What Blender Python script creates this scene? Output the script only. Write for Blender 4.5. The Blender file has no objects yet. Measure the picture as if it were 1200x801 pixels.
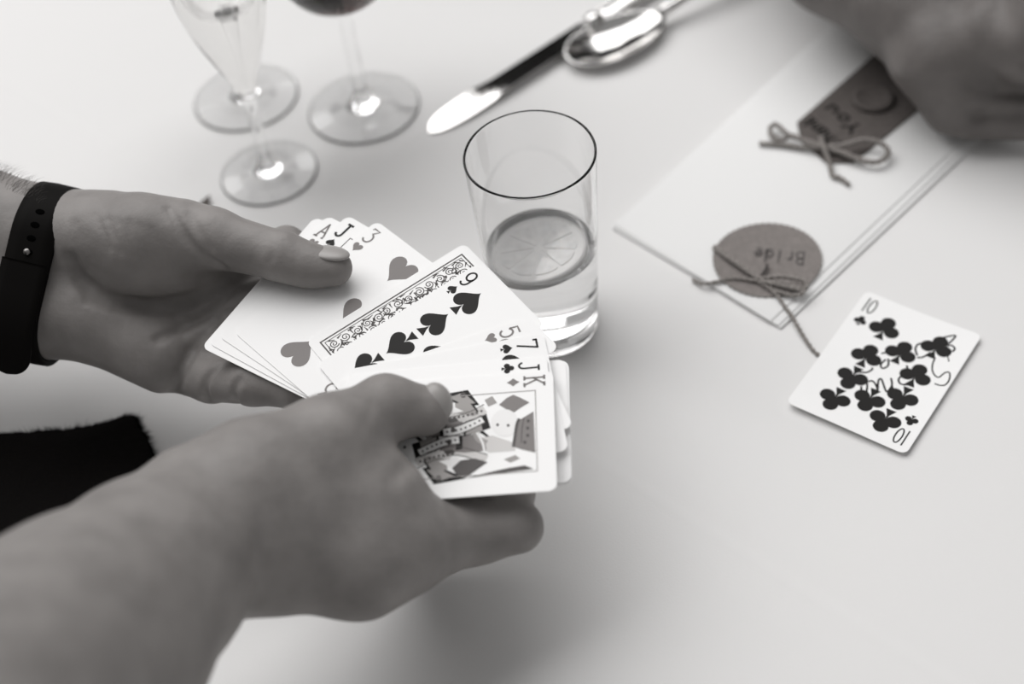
import bpy, bmesh, math, random
import numpy as np
from mathutils import Vector, Matrix

SC = bpy.context.scene
COL = SC.collection
random.seed(4)
RNG = np.random.default_rng(7)

# ------------------------------------------------------------------ camera
TZ = 750.0                                   # table top, millimetres above the floor
F_PX, PITCH, ROLL, CAM_H = 1800.0, math.radians(47.373), math.radians(-7.989), 588.5
_fw = np.array([0, math.cos(PITCH), -math.sin(PITCH)])
_rt0 = np.array([1.0, 0, 0]); _up0 = np.cross(_rt0, _fw)
_rt = math.cos(ROLL) * _rt0 + math.sin(ROLL) * _up0
_up = -math.sin(ROLL) * _rt0 + math.cos(ROLL) * _up0
_eye = np.array([0, 0, CAM_H])

cam_data = bpy.data.cameras.new('camera')
cam = bpy.data.objects.new('camera', cam_data)
COL.objects.link(cam)
cam.matrix_world = Matrix(((_rt[0], _up[0], -_fw[0], 0), (_rt[1], _up[1], -_fw[1], 0),
                           (_rt[2], _up[2], -_fw[2], (CAM_H + TZ) / 1000), (0, 0, 0, 1)))
cam_data.sensor_width = 36.0
cam_data.lens = F_PX * 36 / 1200
cam_data.clip_start = 0.02
cam_data.dof.use_dof = True
cam_data.dof.focus_distance = 0.700
cam_data.dof.aperture_fstop = 54 / 14.0
SC.camera = cam

# ------------------------------------------------------------------ light
world = bpy.data.worlds.new('world'); SC.world = world
world.use_nodes = True
bg = world.node_tree.nodes['Background']
bg.inputs['Color'].default_value = (1.0, 0.99, 0.985, 1)
bg.inputs['Strength'].default_value = 0.27

def area(name, loc, target, size, size_y, power):
    ld = bpy.data.lights.new(name, 'AREA'); ld.shape = 'RECTANGLE'
    ld.size = size; ld.size_y = size_y; ld.energy = power
    ld.color = (1, 0.99, 0.985)
    o = bpy.data.objects.new(name, ld); COL.objects.link(o)
    o.location = loc
    o.rotation_euler = (Vector(target) - Vector(loc)).to_track_quat('-Z', 'Y').to_euler()
    return o
area('marquee_window', (-0.8, 2.2, 3.7), (0, 0.5, 0.75), 4.8, 3.0, 140)

SC.view_settings.view_transform = 'Standard'
SC.view_settings.look = 'None'
SC.view_settings.gamma = 1.0
SC.view_settings.use_curve_mapping = False
SC.view_settings.exposure = 0.05

# ------------------------------------------------------------------ helpers: places (millimetres, z = 0 on the table)
def P(u, v, z=0.0):
    d = _fw + _rt * (u - 600) / F_PX - _up * (v - 400.5) / F_PX
    return _eye + d * ((z - CAM_H) / d[2])
def D(u, v, d):
    return _eye + d * (_fw + _rt * (u - 600) / F_PX - _up * (v - 400.5) / F_PX)
def W(p):                                     # millimetres -> scene metres
    return Vector((p[0] / 1000, p[1] / 1000, (p[2] + TZ) / 1000))

# ------------------------------------------------------------------ helpers: materials
def mat(name, col, rough=0.6, metal=0.0, spec=0.5, trans=0.0, ior=1.45, bump=None, noise=None, sss=0.0, sheen=0.0):
    m = bpy.data.materials.new(name); m.use_nodes = True
    nt = m.node_tree; b = nt.nodes['Principled BSDF']
    if isinstance(col, (int, float)): col = (col, col * 0.97, col * 0.95)
    b.inputs['Base Color'].default_value = (*col, 1)
    b.inputs['Roughness'].default_value = rough
    b.inputs['Metallic'].default_value = metal
    b.inputs['Specular IOR Level'].default_value = spec
    b.inputs['Transmission Weight'].default_value = trans
    b.inputs['IOR'].default_value = ior
    if sss:
        b.inputs['Subsurface Weight'].default_value = sss
        b.inputs['Subsurface Radius'].default_value = (1, 0.8, 0.7)
        b.inputs['Subsurface Scale'].default_value = 0.004
    if sheen:
        b.inputs['Sheen Weight'].default_value = sheen
    tc = nt.nodes.new('ShaderNodeTexCoord')
    if noise:                                  # (scale, amount): mottling of the thing's own colour
        n = nt.nodes.new('ShaderNodeTexNoise'); n.inputs['Scale'].default_value = noise[0]
        n.inputs['Detail'].default_value = 4
        nt.links.new(tc.outputs['Object'], n.inputs['Vector'])
        r = nt.nodes.new('ShaderNodeValToRGB')
        a = noise[1]
        r.color_ramp.elements[0].position = 0.3; r.color_ramp.elements[1].position = 0.7
        r.color_ramp.elements[0].color = (*[c * (1 - a) for c in col], 1)
        r.color_ramp.elements[1].color = (*[min(1, c * (1 + a)) for c in col], 1)
        nt.links.new(n.outputs['Fac'], r.inputs['Fac'])
        nt.links.new(r.outputs['Color'], b.inputs['Base Color'])
    if bump:                                   # list of (kind, scale, strength, distance)
        last = None
        for kind, s, st, dist in bump:
            if kind == 'noise':
                n = nt.nodes.new('ShaderNodeTexNoise'); n.inputs['Scale'].default_value = s
                n.inputs['Detail'].default_value = 3; out = n.outputs['Fac']
            elif kind == 'voronoi':
                n = nt.nodes.new('ShaderNodeTexVoronoi'); n.inputs['Scale'].default_value = s; out = n.outputs['Distance']
            else:
                n = nt.nodes.new('ShaderNodeTexWave'); n.inputs['Scale'].default_value = s
                n.bands_direction = kind; out = n.outputs['Fac']
            nt.links.new(tc.outputs['Object'], n.inputs['Vector'])
            bp = nt.nodes.new('ShaderNodeBump'); bp.inputs['Strength'].default_value = st
            bp.inputs['Distance'].default_value = dist
            nt.links.new(out, bp.inputs['Height'])
            if last: nt.links.new(last.outputs['Normal'], bp.inputs['Normal'])
            last = bp
        nt.links.new(last.outputs['Normal'], b.inputs['Normal'])
    return m

M = {}
M['cloth'] = mat('white_tablecloth', (0.80, 0.795, 0.79), 0.9, spec=0.1,
                 bump=[('noise', 900, 0.10, 0.0006), ('noise', 12, 0.15, 0.004)])
M['napkin'] = mat('white_napkin', (0.86, 0.86, 0.855), 0.9, spec=0.1, bump=[('noise', 700, 0.1, 0.0005)])
M['card'] = mat('card_stock', (0.93, 0.928, 0.925), 0.42, spec=0.35, bump=[('noise', 1500, 0.03, 0.0002)])
M['black_ink'] = mat('black_ink', (0.010, 0.009, 0.0085), 0.5, spec=0.2)
M['red_ink'] = mat('grey_ink', (0.19, 0.175, 0.17), 0.5)
M['dark_ink'] = mat('charcoal_ink', (0.055, 0.048, 0.046), 0.5)
M['mid_ink'] = mat('mid_grey_ink', (0.32, 0.305, 0.295), 0.5)
M['pale_ink'] = mat('pale_grey_ink', (0.62, 0.605, 0.595), 0.5)
M['white_ink'] = mat('white_ink', (0.85, 0.845, 0.84), 0.5)
M['skin'] = mat('skin', (0.25, 0.236, 0.228), 0.5, spec=0.35, sss=0.05, noise=(55, 0.14),
                bump=[('noise', 160, 0.22, 0.0016), ('voronoi', 900, 0.12, 0.0004)])
M['skin_dark'] = mat('guest_skin', (0.155, 0.143, 0.137), 0.5, spec=0.35, sss=0.1, noise=(40, 0.18),
                     bump=[('noise', 120, 0.22, 0.0018)])
M['nail'] = mat('nail', (0.36, 0.345, 0.335), 0.35, spec=0.5)
M['rubber'] = mat('black_rubber', (0.005, 0.0044, 0.0041), 0.65, spec=0.08)
M['black_fabric'] = mat('black_fabric', (0.008, 0.0072, 0.007), 0.95, spec=0.05, bump=[('noise', 500, 0.6, 0.001)])
M['shirt'] = mat('black_shirt', (0.02, 0.019, 0.0185), 0.9, spec=0.1, bump=[('noise', 40, 0.3, 0.01)])
M['steel'] = mat('polished_steel', (0.72, 0.71, 0.70), 0.12, metal=1.0)
M['glass'] = mat('clear_glass', (1, 1, 1), 0.0, trans=1.0, ior=1.45)
M['water'] = mat('water', (1, 1, 1), 0.0, trans=1.0, ior=1.33)
M['sparkling'] = mat('pale_wine', (0.93, 0.925, 0.915), 0.0, trans=1.0, ior=1.34)
M['red_wine'] = mat('red_wine', (0.12, 0.09, 0.085), 0.0, trans=1.0, ior=1.34)
M['lemon'] = mat('lemon_flesh', (0.82, 0.81, 0.80), 0.5, noise=(250, 0.1), sss=0.2)
M['pith'] = mat('lemon_pith', (0.84, 0.83, 0.82), 0.6)
M['rind'] = mat('lemon_rind', (0.74, 0.73, 0.72), 0.5, bump=[('noise', 900, 0.2, 0.0006)])
M['kraft'] = mat('kraft_card', (0.235, 0.215, 0.205), 0.9, spec=0.1, noise=(350, 0.10))
M['twine'] = mat('jute_twine', (0.30, 0.28, 0.265), 0.95, spec=0.05, noise=(900, 0.25), bump=[('noise', 1500, 0.6, 0.0006)])
M['floor'] = mat('floor_boards', (0.22, 0.20, 0.19), 0.6, noise=(3, 0.2))
M['hair'] = mat('arm_hair', (0.10, 0.09, 0.085), 0.6)

# ------------------------------------------------------------------ helpers: objects
def link_mesh(name, verts, faces, m, parent=None, smooth=False, mm=True, mats=None, fmat=None):
    me = bpy.data.meshes.new(name)
    v = np.asarray(verts, float)
    if mm: v = v / 1000.0
    me.from_pydata(v.tolist(), [], [list(map(int, f)) for f in faces])
    me.materials.append(m)
    for x in (mats or []): me.materials.append(x)
    if fmat is not None: me.polygons.foreach_set('material_index', np.asarray(fmat, np.int32))
    if smooth: me.polygons.foreach_set('use_smooth', np.ones(len(me.polygons), bool))
    me.update()
    o = bpy.data.objects.new(name, me); COL.objects.link(o)
    if parent is not None: o.parent = parent
    return o
def thing(name, label, cat, loc=(0, 0, 0), group=None, rot=None):
    o = bpy.data.objects.new(name, None); COL.objects.link(o)
    o.empty_display_size = 0.02
    o.location = W(loc)
    if rot is not None: o.rotation_euler = rot
    o['label'] = label; o['category'] = cat
    if group: o['group'] = group
    return o
def tag(o, label, cat, group=None):
    o['label'] = label; o['category'] = cat
    if group: o['group'] = group
    return o

class MB:                                     # collects quads and tubes into one mesh
    def __init__(s): s.v = []; s.f = []
    def add(s, v, f):
        n = len(s.v); s.v += [list(map(float, p)) for p in v]; s.f += [[i + n for i in q] for q in f]
    def box(s, lo, hi):
        x0, y0, z0 = lo; x1, y1, z1 = hi
        s.add([(x0, y0, z0), (x1, y0, z0), (x1, y1, z0), (x0, y1, z0), (x0, y0, z1), (x1, y0, z1), (x1, y1, z1), (x0, y1, z1)],
              [(3, 2, 1, 0), (4, 5, 6, 7), (0, 1, 5, 4), (1, 2, 6, 5), (2, 3, 7, 6), (3, 0, 4, 7)])
    def tube(s, pts, r, seg=8):
        pts = np.asarray(pts, float); n = len(pts)
        r = np.full(n, r, float) if np.isscalar(r) else np.asarray(r, float)
        t = np.gradient(pts, axis=0); t /= np.linalg.norm(t, axis=1)[:, None] + 1e-12
        u = np.cross(t[0], [0, 0, 1.0]);
        if np.linalg.norm(u) < 1e-3: u = np.cross(t[0], [1.0, 0, 0])
        u /= np.linalg.norm(u); V = []
        for i in range(n):
            u = u - t[i] * (u @ t[i]); u /= np.linalg.norm(u) + 1e-12
            w = np.cross(t[i], u)
            for k in range(seg):
                a = 2 * math.pi * k / seg
                V.append(pts[i] + r[i] * (math.cos(a) * u + math.sin(a) * w))
        Fc = [[i * seg + k, i * seg + (k + 1) % seg, (i + 1) * seg + (k + 1) % seg, (i + 1) * seg + k] for i in range(n - 1) for k in range(seg)]
        Fc.append(list(range(seg))[::-1]); Fc.append([(n - 1) * seg + k for k in range(seg)])
        s.add(V, Fc)
    def lathe(s, prof, seg=48, loops=False):  # closed profile loop of (r, z); r = 0 allowed
        if loops:                              # extra rings beside the corners keep the long walls straight
            out = [prof[0]]
            for a, b in zip(prof[:-1], prof[1:]):
                L = math.hypot(b[0] - a[0], b[1] - a[1])
                if L > 2.5:
                    for t in (0.5 / L, 1 - 0.5 / L): out.append((a[0] + (b[0] - a[0]) * t, a[1] + (b[1] - a[1]) * t))
                out.append(b)
            prof = out
        n = len(prof); V = []; idx = []
        for (r, z) in prof:
            if r < 1e-6: idx.append([len(V)] * seg); V.append((0, 0, z))
            else:
                idx.append([len(V) + k for k in range(seg)])
                V += [(r * math.cos(2 * math.pi * k / seg), r * math.sin(2 * math.pi * k / seg), z) for k in range(seg)]
        Fc = []
        for i in range(n - 1):
            for k in range(seg):
                q = [idx[i][k], idx[i][(k + 1) % seg], idx[i + 1][(k + 1) % seg], idx[i + 1][k]]
                q = [a for j, a in enumerate(q) if a != q[j - 1]]
                if len(q) > 2: Fc.append(q)
        s.add(V, Fc)
    def build(s, name, m, parent=None, smooth=False): return link_mesh(name, s.v, s.f, m, parent, smooth)

def catmull(pts, n=8):
    pts = np.asarray(pts, float)
    p = np.vstack([2 * pts[0] - pts[1], pts, 2 * pts[-1] - pts[-2]]); out = []
    for i in range(1, len(p) - 2):
        for k in range(n):
            t = k / n
            out.append(0.5 * (2 * p[i] + (p[i + 1] - p[i - 1]) * t + (2 * p[i - 1] - 5 * p[i] + 4 * p[i + 1] - p[i + 2]) * t * t
                              + (3 * p[i] - p[i - 1] - 3 * p[i + 1] + p[i + 2]) * t ** 3))
    out.append(pts[-1]); return np.array(out)
def ribbon(mb, pts, w, z=0.0):                # a flat stroke of width w in the local xy plane
    pts = np.asarray(pts, float)[:, :2]
    keep = [0] + [i for i in range(1, len(pts)) if np.linalg.norm(pts[i] - pts[i - 1]) > 1e-6]
    pts = pts[keep]
    if len(pts) < 2: return
    t = np.gradient(pts, axis=0); t /= np.linalg.norm(t, axis=1)[:, None] + 1e-12
    nn = np.stack([-t[:, 1], t[:, 0]], 1)
    ww = np.full(len(pts), w) if np.isscalar(w) else np.asarray(w)
    a = pts + nn * ww[:, None] / 2; b = pts - nn * ww[:, None] / 2
    V = [(*p, z) for p in a] + [(*p, z) for p in b]; n = len(pts)
    mb.add(V, [(i, n + i, n + i + 1, i + 1) for i in range(n - 1)])
def stroke(mb, pts, w, z=0.0):                # straight segments with square joints
    for i in range(len(pts) - 1):
        a = np.array(pts[i][:2], float); b = np.array(pts[i + 1][:2], float)
        d = b - a; L = np.linalg.norm(d)
        if L < 1e-6: continue
        d /= L; ribbon(mb, [a - d * w * 0.4, b + d * w * 0.4], w, z)
def poly(mb, pts, z=0.0):
    pts = [tuple(p[:2]) for p in pts]
    A = sum(pts[i - 1][0] * pts[i][1] - pts[i][0] * pts[i - 1][1] for i in range(len(pts)))
    if A < 0: pts = pts[::-1]
    mb.add([(*p, z) for p in pts], [list(range(len(pts)))])

# ------------------------------------------------------------------ helpers: organic bodies from a distance field
class Body:
    def __init__(s): s.pr = []; s.cr = []
    def cone(s, a, b, ra, rb, k=8): s.pr.append((np.array(a, float), np.array(b, float), float(ra), float(rb), float(k)))
    def chain(s, pts, k=8):                   # pts: (xyz, r)
        for (a, ra), (b, rb) in zip(pts[:-1], pts[1:]): s.cone(a, b, ra, rb, k)
    def groove(s, pts, depth, width): s.cr.append((np.asarray(pts, float), depth, width))
    @staticmethod
    def _seg(X, a, b):
        ab = b - a; h = np.clip(((X - a) @ ab) / (ab @ ab + 1e-9), 0, 1)
        return np.linalg.norm(X - a - h[..., None] * ab, axis=-1), h
    def _cone(s, X, p):
        d, h = s._seg(X, p[0], p[1]); return d - (p[2] + (p[3] - p[2]) * h)
    def field(s, X):                          # scattered points, used to find the surface
        d = np.full(X.shape[:-1], 60.0)
        for p in s.pr:
            e = s._cone(X, p); k = p[4]
            hh = np.clip(0.5 + 0.5 * (d - e) / k, 0, 1); d = d * (1 - hh) + e * hh - k * hh * (1 - hh)
        return d
    def hit(s, u, v, near=350, far=1000):
        ds = np.arange(near, far, 0.5); X = np.array([D(u, v, t) for t in ds]); f = s.field(X)
        i = np.argmax(f < 0)
        return X[i] if f[i] < 0 else X[np.argmin(f)]
    def mesh(s, h):
        lo = np.min([np.minimum(p[0], p[1]) - max(p[2], p[3]) for p in s.pr], 0) - 4 * h
        hi = np.max([np.maximum(p[0], p[1]) + max(p[2], p[3]) for p in s.pr], 0) + 4 * h
        n = np.ceil((hi - lo) / h).astype(int) + 1
        G = np.full(n, 60.0, np.float32)
        ax = [lo[i] + h * np.arange(n[i]) for i in range(3)]
        def block(a, b, pad):
            i0 = np.maximum(0, np.floor((np.minimum(a, b) - pad - lo) / h).astype(int))
            i1 = np.minimum(n, np.ceil((np.maximum(a, b) + pad - lo) / h).astype(int) + 1)
            sl = tuple(slice(i0[i], i1[i]) for i in range(3))
            X = np.stack(np.meshgrid(*[ax[i][sl[i]] for i in range(3)], indexing='ij'), -1)
            return sl, X
        for p in s.pr:
            sl, X = block(p[0], p[1], max(p[2], p[3]) + p[4] + 6)
            e = s._cone(X, p); d = G[sl]; k = p[4]
            hh = np.clip(0.5 + 0.5 * (d - e) / k, 0, 1); G[sl] = d * (1 - hh) + e * hh - k * hh * (1 - hh)
        for pts, dep, w in s.cr:
            sl, X = block(pts.min(0), pts.max(0), 3 * w)
            dd = np.full(X.shape[:-1], 1e3)
            for a, b in zip(pts[:-1], pts[1:]): dd = np.minimum(dd, s._seg(X, a, b)[0])
            G[sl] += (dep * np.exp(-(dd / w) ** 2)).astype(np.float32)
        # surface nets
        S = G < 0
        c = [(i, j, k) for i in (0, 1) for j in (0, 1) for k in (0, 1)]
        m = n - 1
        cnt = sum(S[i:i + m[0], j:j + m[1], k:k + m[2]].astype(np.int8) for i, j, k in c)
        cells = np.argwhere((cnt > 0) & (cnt < 8)); ids = -np.ones(m, np.int64)
        ids[tuple(cells.T)] = np.arange(len(cells))
        acc = np.zeros((len(cells), 3)); num = np.zeros(len(cells))
        for p0 in c:
            for axs in range(3):
                if p0[axs]: continue
                p1 = list(p0); p1[axs] = 1
                a = G[tuple((cells + p0).T)]; b = G[tuple((cells + p1).T)]
                mk = (a < 0) != (b < 0); t = np.where(mk, a / (a - b + 1e-12), 0)
                q = np.array(p0, float)[None].repeat(len(cells), 0); q[:, axs] = t
                acc[mk] += q[mk]; num += mk
        V = lo + h * (cells + acc / num[:, None]); Fs = []
        for axs in range(3):
            o1, o2 = [(1, 2), (2, 0), (0, 1)][axs]
            a = S; b = np.roll(S, -1, axs)
            mk = a != b; sl = [slice(1, -1)] * 3; sub = np.zeros_like(mk); sub[tuple(sl)] = mk[tuple(sl)]
            E = np.argwhere(sub); e1 = np.zeros(3, int); e1[o1] = 1; e2 = np.zeros(3, int); e2[o2] = 1
            q = np.stack([ids[tuple((E - e1 - e2).T)], ids[tuple((E - e2).T)], ids[tuple(E.T)], ids[tuple((E - e1).T)]], 1)
            fl = ~a[tuple(E.T)]; q[fl] = q[fl][:, ::-1]; Fs.append(q)
        Fq = np.concatenate(Fs); Fq = Fq[(Fq >= 0).all(1)]
        # a little relaxation evens out the net
        for _ in range(1):
            sm = np.zeros_like(V); ct = np.zeros(len(V))
            for k in range(4):
                i, j = Fq[:, k], Fq[:, (k + 1) % 4]
                np.add.at(sm, i, V[j]); np.add.at(sm, j, V[i]); np.add.at(ct, i, 1); np.add.at(ct, j, 1)
            V = V * 0.6 + 0.4 * sm / np.maximum(ct, 1)[:, None]
        return V, Fq
def join_bodies(parts):
    V = []; Fq = []; n = 0
    for v, f in parts: V.append(v); Fq.append(f + n); n += len(v)
    return np.concatenate(V), np.concatenate(Fq)

# ------------------------------------------------------------------ the setting
fl = MB(); fl.box((-4000, -4000, -TZ - 60), (4000, 4000, -TZ))
o = fl.build('floor', M['floor']); o.location = (0, 0, TZ / 1000); o['kind'] = 'structure'

# table: long sides run along the crease of the cloth
c0, c1 = P(0, 95), P(1120, 801)
TDIR = (c1 - c0)[:2] / np.linalg.norm((c1 - c0)[:2]); NDIR = np.array([-TDIR[1], TDIR[0]])
N0, N1, T0, T1 = -62.0, 800.0, -1250.0, 560.0
NC = float(c0[:2] @ NDIR)
table = thing('banquet_table', 'long banquet table hidden under the white tablecloth', 'table', (0, 0, -TZ))
def tn(t, n, z=0): return (*(TDIR * t + NDIR * n), z)
def slab(mb, t0, t1, n0, n1, z0, z1):
    v = [tn(t, n, z) for z in (z0, z1) for t, n in ((t0, n0), (t1, n0), (t1, n1), (t0, n1))]
    mb.add(v, [(3, 2, 1, 0), (4, 5, 6, 7), (0, 1, 5, 4), (1, 2, 6, 5), (2, 3, 7, 6), (3, 0, 4, 7)])
M['wood'] = mat('plain_wood', (0.25, 0.22, 0.2), 0.6, noise=(20, 0.15))
mb = MB(); slab(mb, T0 + 6, T1 - 6, N0 + 6, N1 - 6, TZ - 28, TZ - 2.5); mb.build('tabletop', M['wood'], table)
for t in (T0 + 60, T1 - 60):
    for n in (N0 + 60, N1 - 60):
        mb = MB(); slab(mb, t - 25, t + 25, n - 25, n + 25, 0.5, TZ - 28); mb.build('leg', M['wood'], table)

def cloth():
    # rows across the table, dense around the crease; the ends hang down over the edges
    ns = sorted(set(np.round(np.concatenate([np.linspace(N0, N1, 90), NC + np.linspace(-22, 22, 56)]), 2)))
    ts = np.linspace(T0, T1, 130)
    V = []; rows = []
    drop = 240
    nn = [('d', -drop), ('d', -drop * .5), ('d', -6)] + [('n', n) for n in ns] + [('e', -6), ('e', -drop * .5), ('e', -drop)]
    tt = [('d', -drop), ('d', -drop * .5), ('d', -6)] + [('n', t) for t in ts] + [('e', -6), ('e', -drop * .5), ('e', -drop)]
    for kn, n in nn:
        r = []
        for kt, t in tt:
            z = 0.0
            N = n if kn == 'n' else (N0 - 3 if kn == 'd' else N1 + 3)
            T = t if kt == 'n' else (T0 - 3 if kt == 'd' else T1 + 3)
            if kn != 'n': z = min(z, n)
            if kt != 'n': z = min(z, t)
            if z < -10:
                wv = 9 * math.sin(0.021 * T + 1) + 7 * math.sin(0.017 * N)
                if kn != 'n': N += wv * (1 if kn == 'e' else -1) * (-z / drop) + (12 if kn == 'e' else -12) * (-z / drop)
                if kt != 'n': T += wv * (1 if kt == 'e' else -1) * (-z / drop) + (12 if kt == 'e' else -12) * (-z / drop)
            if z == 0:
                x = N - NC - 1.5 * math.sin(T * 0.006)
                z = 0.16 * math.exp(-(x / 3.0) ** 2) - 0.13 * math.exp(-((x - 6) / 5.0) ** 2)
            r.append(len(V)); V.append(tn(T, N, z))
        rows.append(r)
    Fc = [(rows[i][j], rows[i][j + 1], rows[i + 1][j + 1], rows[i + 1][j]) for i in range(len(rows) - 1) for j in range(len(rows[0]) - 1)]
    o = link_mesh('tablecloth', V, Fc, M['cloth'], smooth=True)
    o.location = W((0, 0, 0))
    return tag(o, 'white linen tablecloth with one faint straight crease, under everything', 'tablecloth')
cloth()

# ------------------------------------------------------------------ playing cards
CW, CH, CT = 63.0, 88.0, 0.30
def card_outline(w=CW, h=CH, r=3.6, n=6):
    pts = []
    for cx, cy, a0 in ((w / 2 - r, h / 2 - r, 0), (-w / 2 + r, h / 2 - r, 90), (-w / 2 + r, -h / 2 + r, 180), (w / 2 - r, -h / 2 + r, 270)):
        for k in range(n + 1):
            a = math.radians(a0 + 90 * k / n); pts.append((cx + r * math.cos(a), cy + r * math.sin(a)))
    return pts
def disc(c, r, n=20, sx=1.0): return [(c[0] + r * sx * math.cos(2 * math.pi * k / n), c[1] + r * math.sin(2 * math.pi * k / n)) for k in range(n)]
def heart_pts(s):
    out = []
    for k in range(44):
        t = 2 * math.pi * k / 44
        x = 16 * math.sin(t) ** 3; y = 13 * math.cos(t) - 5 * math.cos(2 * t) - 2 * math.cos(3 * t) - math.cos(4 * t)
        out.append((x / 32 * s, (y + 2.5) / 30 * s))
    return out
def pip_mesh(suit, s):                        # s = height; upright, centred
    mb = MB()
    if suit == 'heart': poly(mb, heart_pts(s * 0.98))
    elif suit == 'diamond':
        poly(mb, [(0, s / 2), (0.2 * s, 0.2 * s), (0.40 * s, 0), (0.2 * s, -0.2 * s), (0, -s / 2), (-0.2 * s, -0.2 * s), (-0.40 * s, 0), (-0.2 * s, 0.2 * s)])
    elif suit == 'spade':
        poly(mb, [(x * 0.93, -y * 0.86 + s * 0.10) for x, y in heart_pts(s * 0.95)])
        poly(mb, [(0, -0.16 * s), (0.05 * s, -0.3 * s), (0.17 * s, -0.5 * s), (-0.17 * s, -0.5 * s), (-0.05 * s, -0.3 * s)])
    else:
        poly(mb, disc((0, 0.26 * s), 0.24 * s)); poly(mb, disc((-0.26 * s, -0.07 * s), 0.24 * s)); poly(mb, disc((0.26 * s, -0.07 * s), 0.24 * s))
        poly(mb, [(-0.12 * s, 0.12 * s), (-0.12 * s, -0.12 * s), (0.12 * s, -0.12 * s), (0.12 * s, 0.12 * s)])
        poly(mb, [(0.0, 0.0), (0.045 * s, -0.25 * s), (0.17 * s, -0.5 * s), (-0.17 * s, -0.5 * s), (-0.045 * s, -0.25 * s)])
    return mb
def arc(cx, cy, rx, ry, a0, a1, n=14):
    return [(cx + rx * math.cos(math.radians(a0 + (a1 - a0) * k / n)), cy + ry * math.sin(math.radians(a0 + (a1 - a0) * k / n))) for k in range(n + 1)]
GLYPH = {  # unit boxes: width 0.6, height 1, centred on 0
    'A': [[(-.27, -.5), (0, .5), (.27, -.5)], [(-.16, -.12), (.16, -.12)], [(-.36, -.5), (-.18, -.5)], [(.18, -.5), (.36, -.5)]],
    'J': [[(.12, .5), (.12, -.25)] + arc(-.08, -.25, .2, .25, 0, -165), [(-.02, .5), (.28, .5)]],
    'K': [[(-.2, .5), (-.2, -.5)], [(.24, .5), (-.2, -.05)], [(-.06, .1), (.26, -.5)], [(-.3, .5), (-.1, .5)], [(-.3, -.5), (-.1, -.5)], [(.14, .5), (.33, .5)], [(.16, -.5), (.36, -.5)]],
    '3': [[(-.22, .38), (-.22, .5), (.24, .5), (-.02, .14)] + arc(-.02, -.18, .28, .32, 90, -150)],
    '5': [[(.24, .5), (-.18, .5), (-.22, .08)] + arc(0, -.16, .27, .34, 140, -150)],
    '7': [[(-.26, .36), (-.26, .5), (.26, .5), (-.04, -.5)]],
    '9': [arc(0, .2, .25, .3, 0, 360, 24), [(.25, .2), (.24, -.1)] + arc(0, -.18, .24, .32, -5, -140)],
    '1': [[(0, -.5), (0, .5)]],
    '0': [arc(0, 0, .19, .5, 0, 360, 28)],
    'B': [[(-.2, -.5), (-.2, .5)], [(-.2, .5)] + arc(-.02, .26, .22, .24, 90, -90) + [(-.2, .02)], [(-.2, .02)] + arc(0, -.25, .26, .26, 90, -90) + [(-.2, -.5)]],
    'r': [[(-.12, .15), (-.12, -.5)], arc(.06, -.1, .18, .25, 160, 60)],
    'i': [[(0, .12), (0, -.5)], [(0, .36), (0, .42)]],
    'd': [arc(-.04, -.2, .2, .3, 0, 360, 18), [(.17, .5), (.17, -.5)]],
    'e': [[(-.2, -.18), (.2, -.18)] + arc(0, -.2, .2, .3, 5, 310)],
    'T': [[(-.3, .5), (.3, .5)], [(0, .5), (0, -.5)]],
    'h': [[(-.18, .5), (-.18, -.5)], [(-.18, -.1)] + arc(0, -.1, .18, .25, 180, 0) + [(.18, -.5)]],
    'a': [arc(-.02, -.2, .2, .3, 0, 360, 18), [(.2, .1), (.2, -.5)]],
    'n': [[(-.18, .12), (-.18, -.5)], [(-.18, -.1)] + arc(0, -.1, .18, .23, 180, 0) + [(.18, -.5)]],
    'k': [[(-.18, .5), (-.18, -.5)], [(.2, .12), (-.18, -.2), (.22, -.5)]],
    'Y': [[(-.28, .5), (0, 0), (.28, .5)], [(0, 0), (0, -.5)]],
    'o': [arc(0, -.2, .22, .3, 0, 360, 18)],
    'u': [[(-.18, .12), (-.18, -.3)] + arc(0, -.3, .18, .2, 180, 360) + [(.18, .12)], [(.18, .12), (.18, -.5)]],
}
def glyph(mb, ch, cx, cy, w, h, sw, rot=1, z=0.0):
    for st in GLYPH[ch]:
        pts = [(cx + rot * x * w, cy + rot * y * h) for x, y in st]
        (ribbon if len(pts) > 8 else stroke)(mb, pts, sw, z)
INK = {'heart': 'red_ink', 'diamond': 'red_ink', 'spade': 'black_ink', 'club': 'black_ink'}
PIPROWS = {'3': [(0, 30), (2.6, -0.6), (0, -30)],
           '5': [(-16, 28), (16, 28), (0, 0), (-16, -28), (16, -28)],
           '7': [(-16, 28), (16, 28), (-16, 0), (16, 0), (0, 14), (-16, -28), (16, -28)],
           '9': [(s * 16, y) for s in (-1, 1) for y in (27.5, 9.2, -9.2, -27.5)] + [(0, 0)],
           '10': [(-12, 25), (-11.6, 4), (-11.6, -13), (-12.6, -30), (15.6, 26), (14.6, 4), (15, -13), (14, -30), (1.9, 14.3), (1.9, -21.8)],
           'A': [(0, 0)]}
ZP = CT / 2 + 0.06
def rotm(ax, ay): return Matrix.Rotation(math.radians(ax), 3, 'X') @ Matrix.Rotation(math.radians(ay), 3, 'Y')
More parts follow.
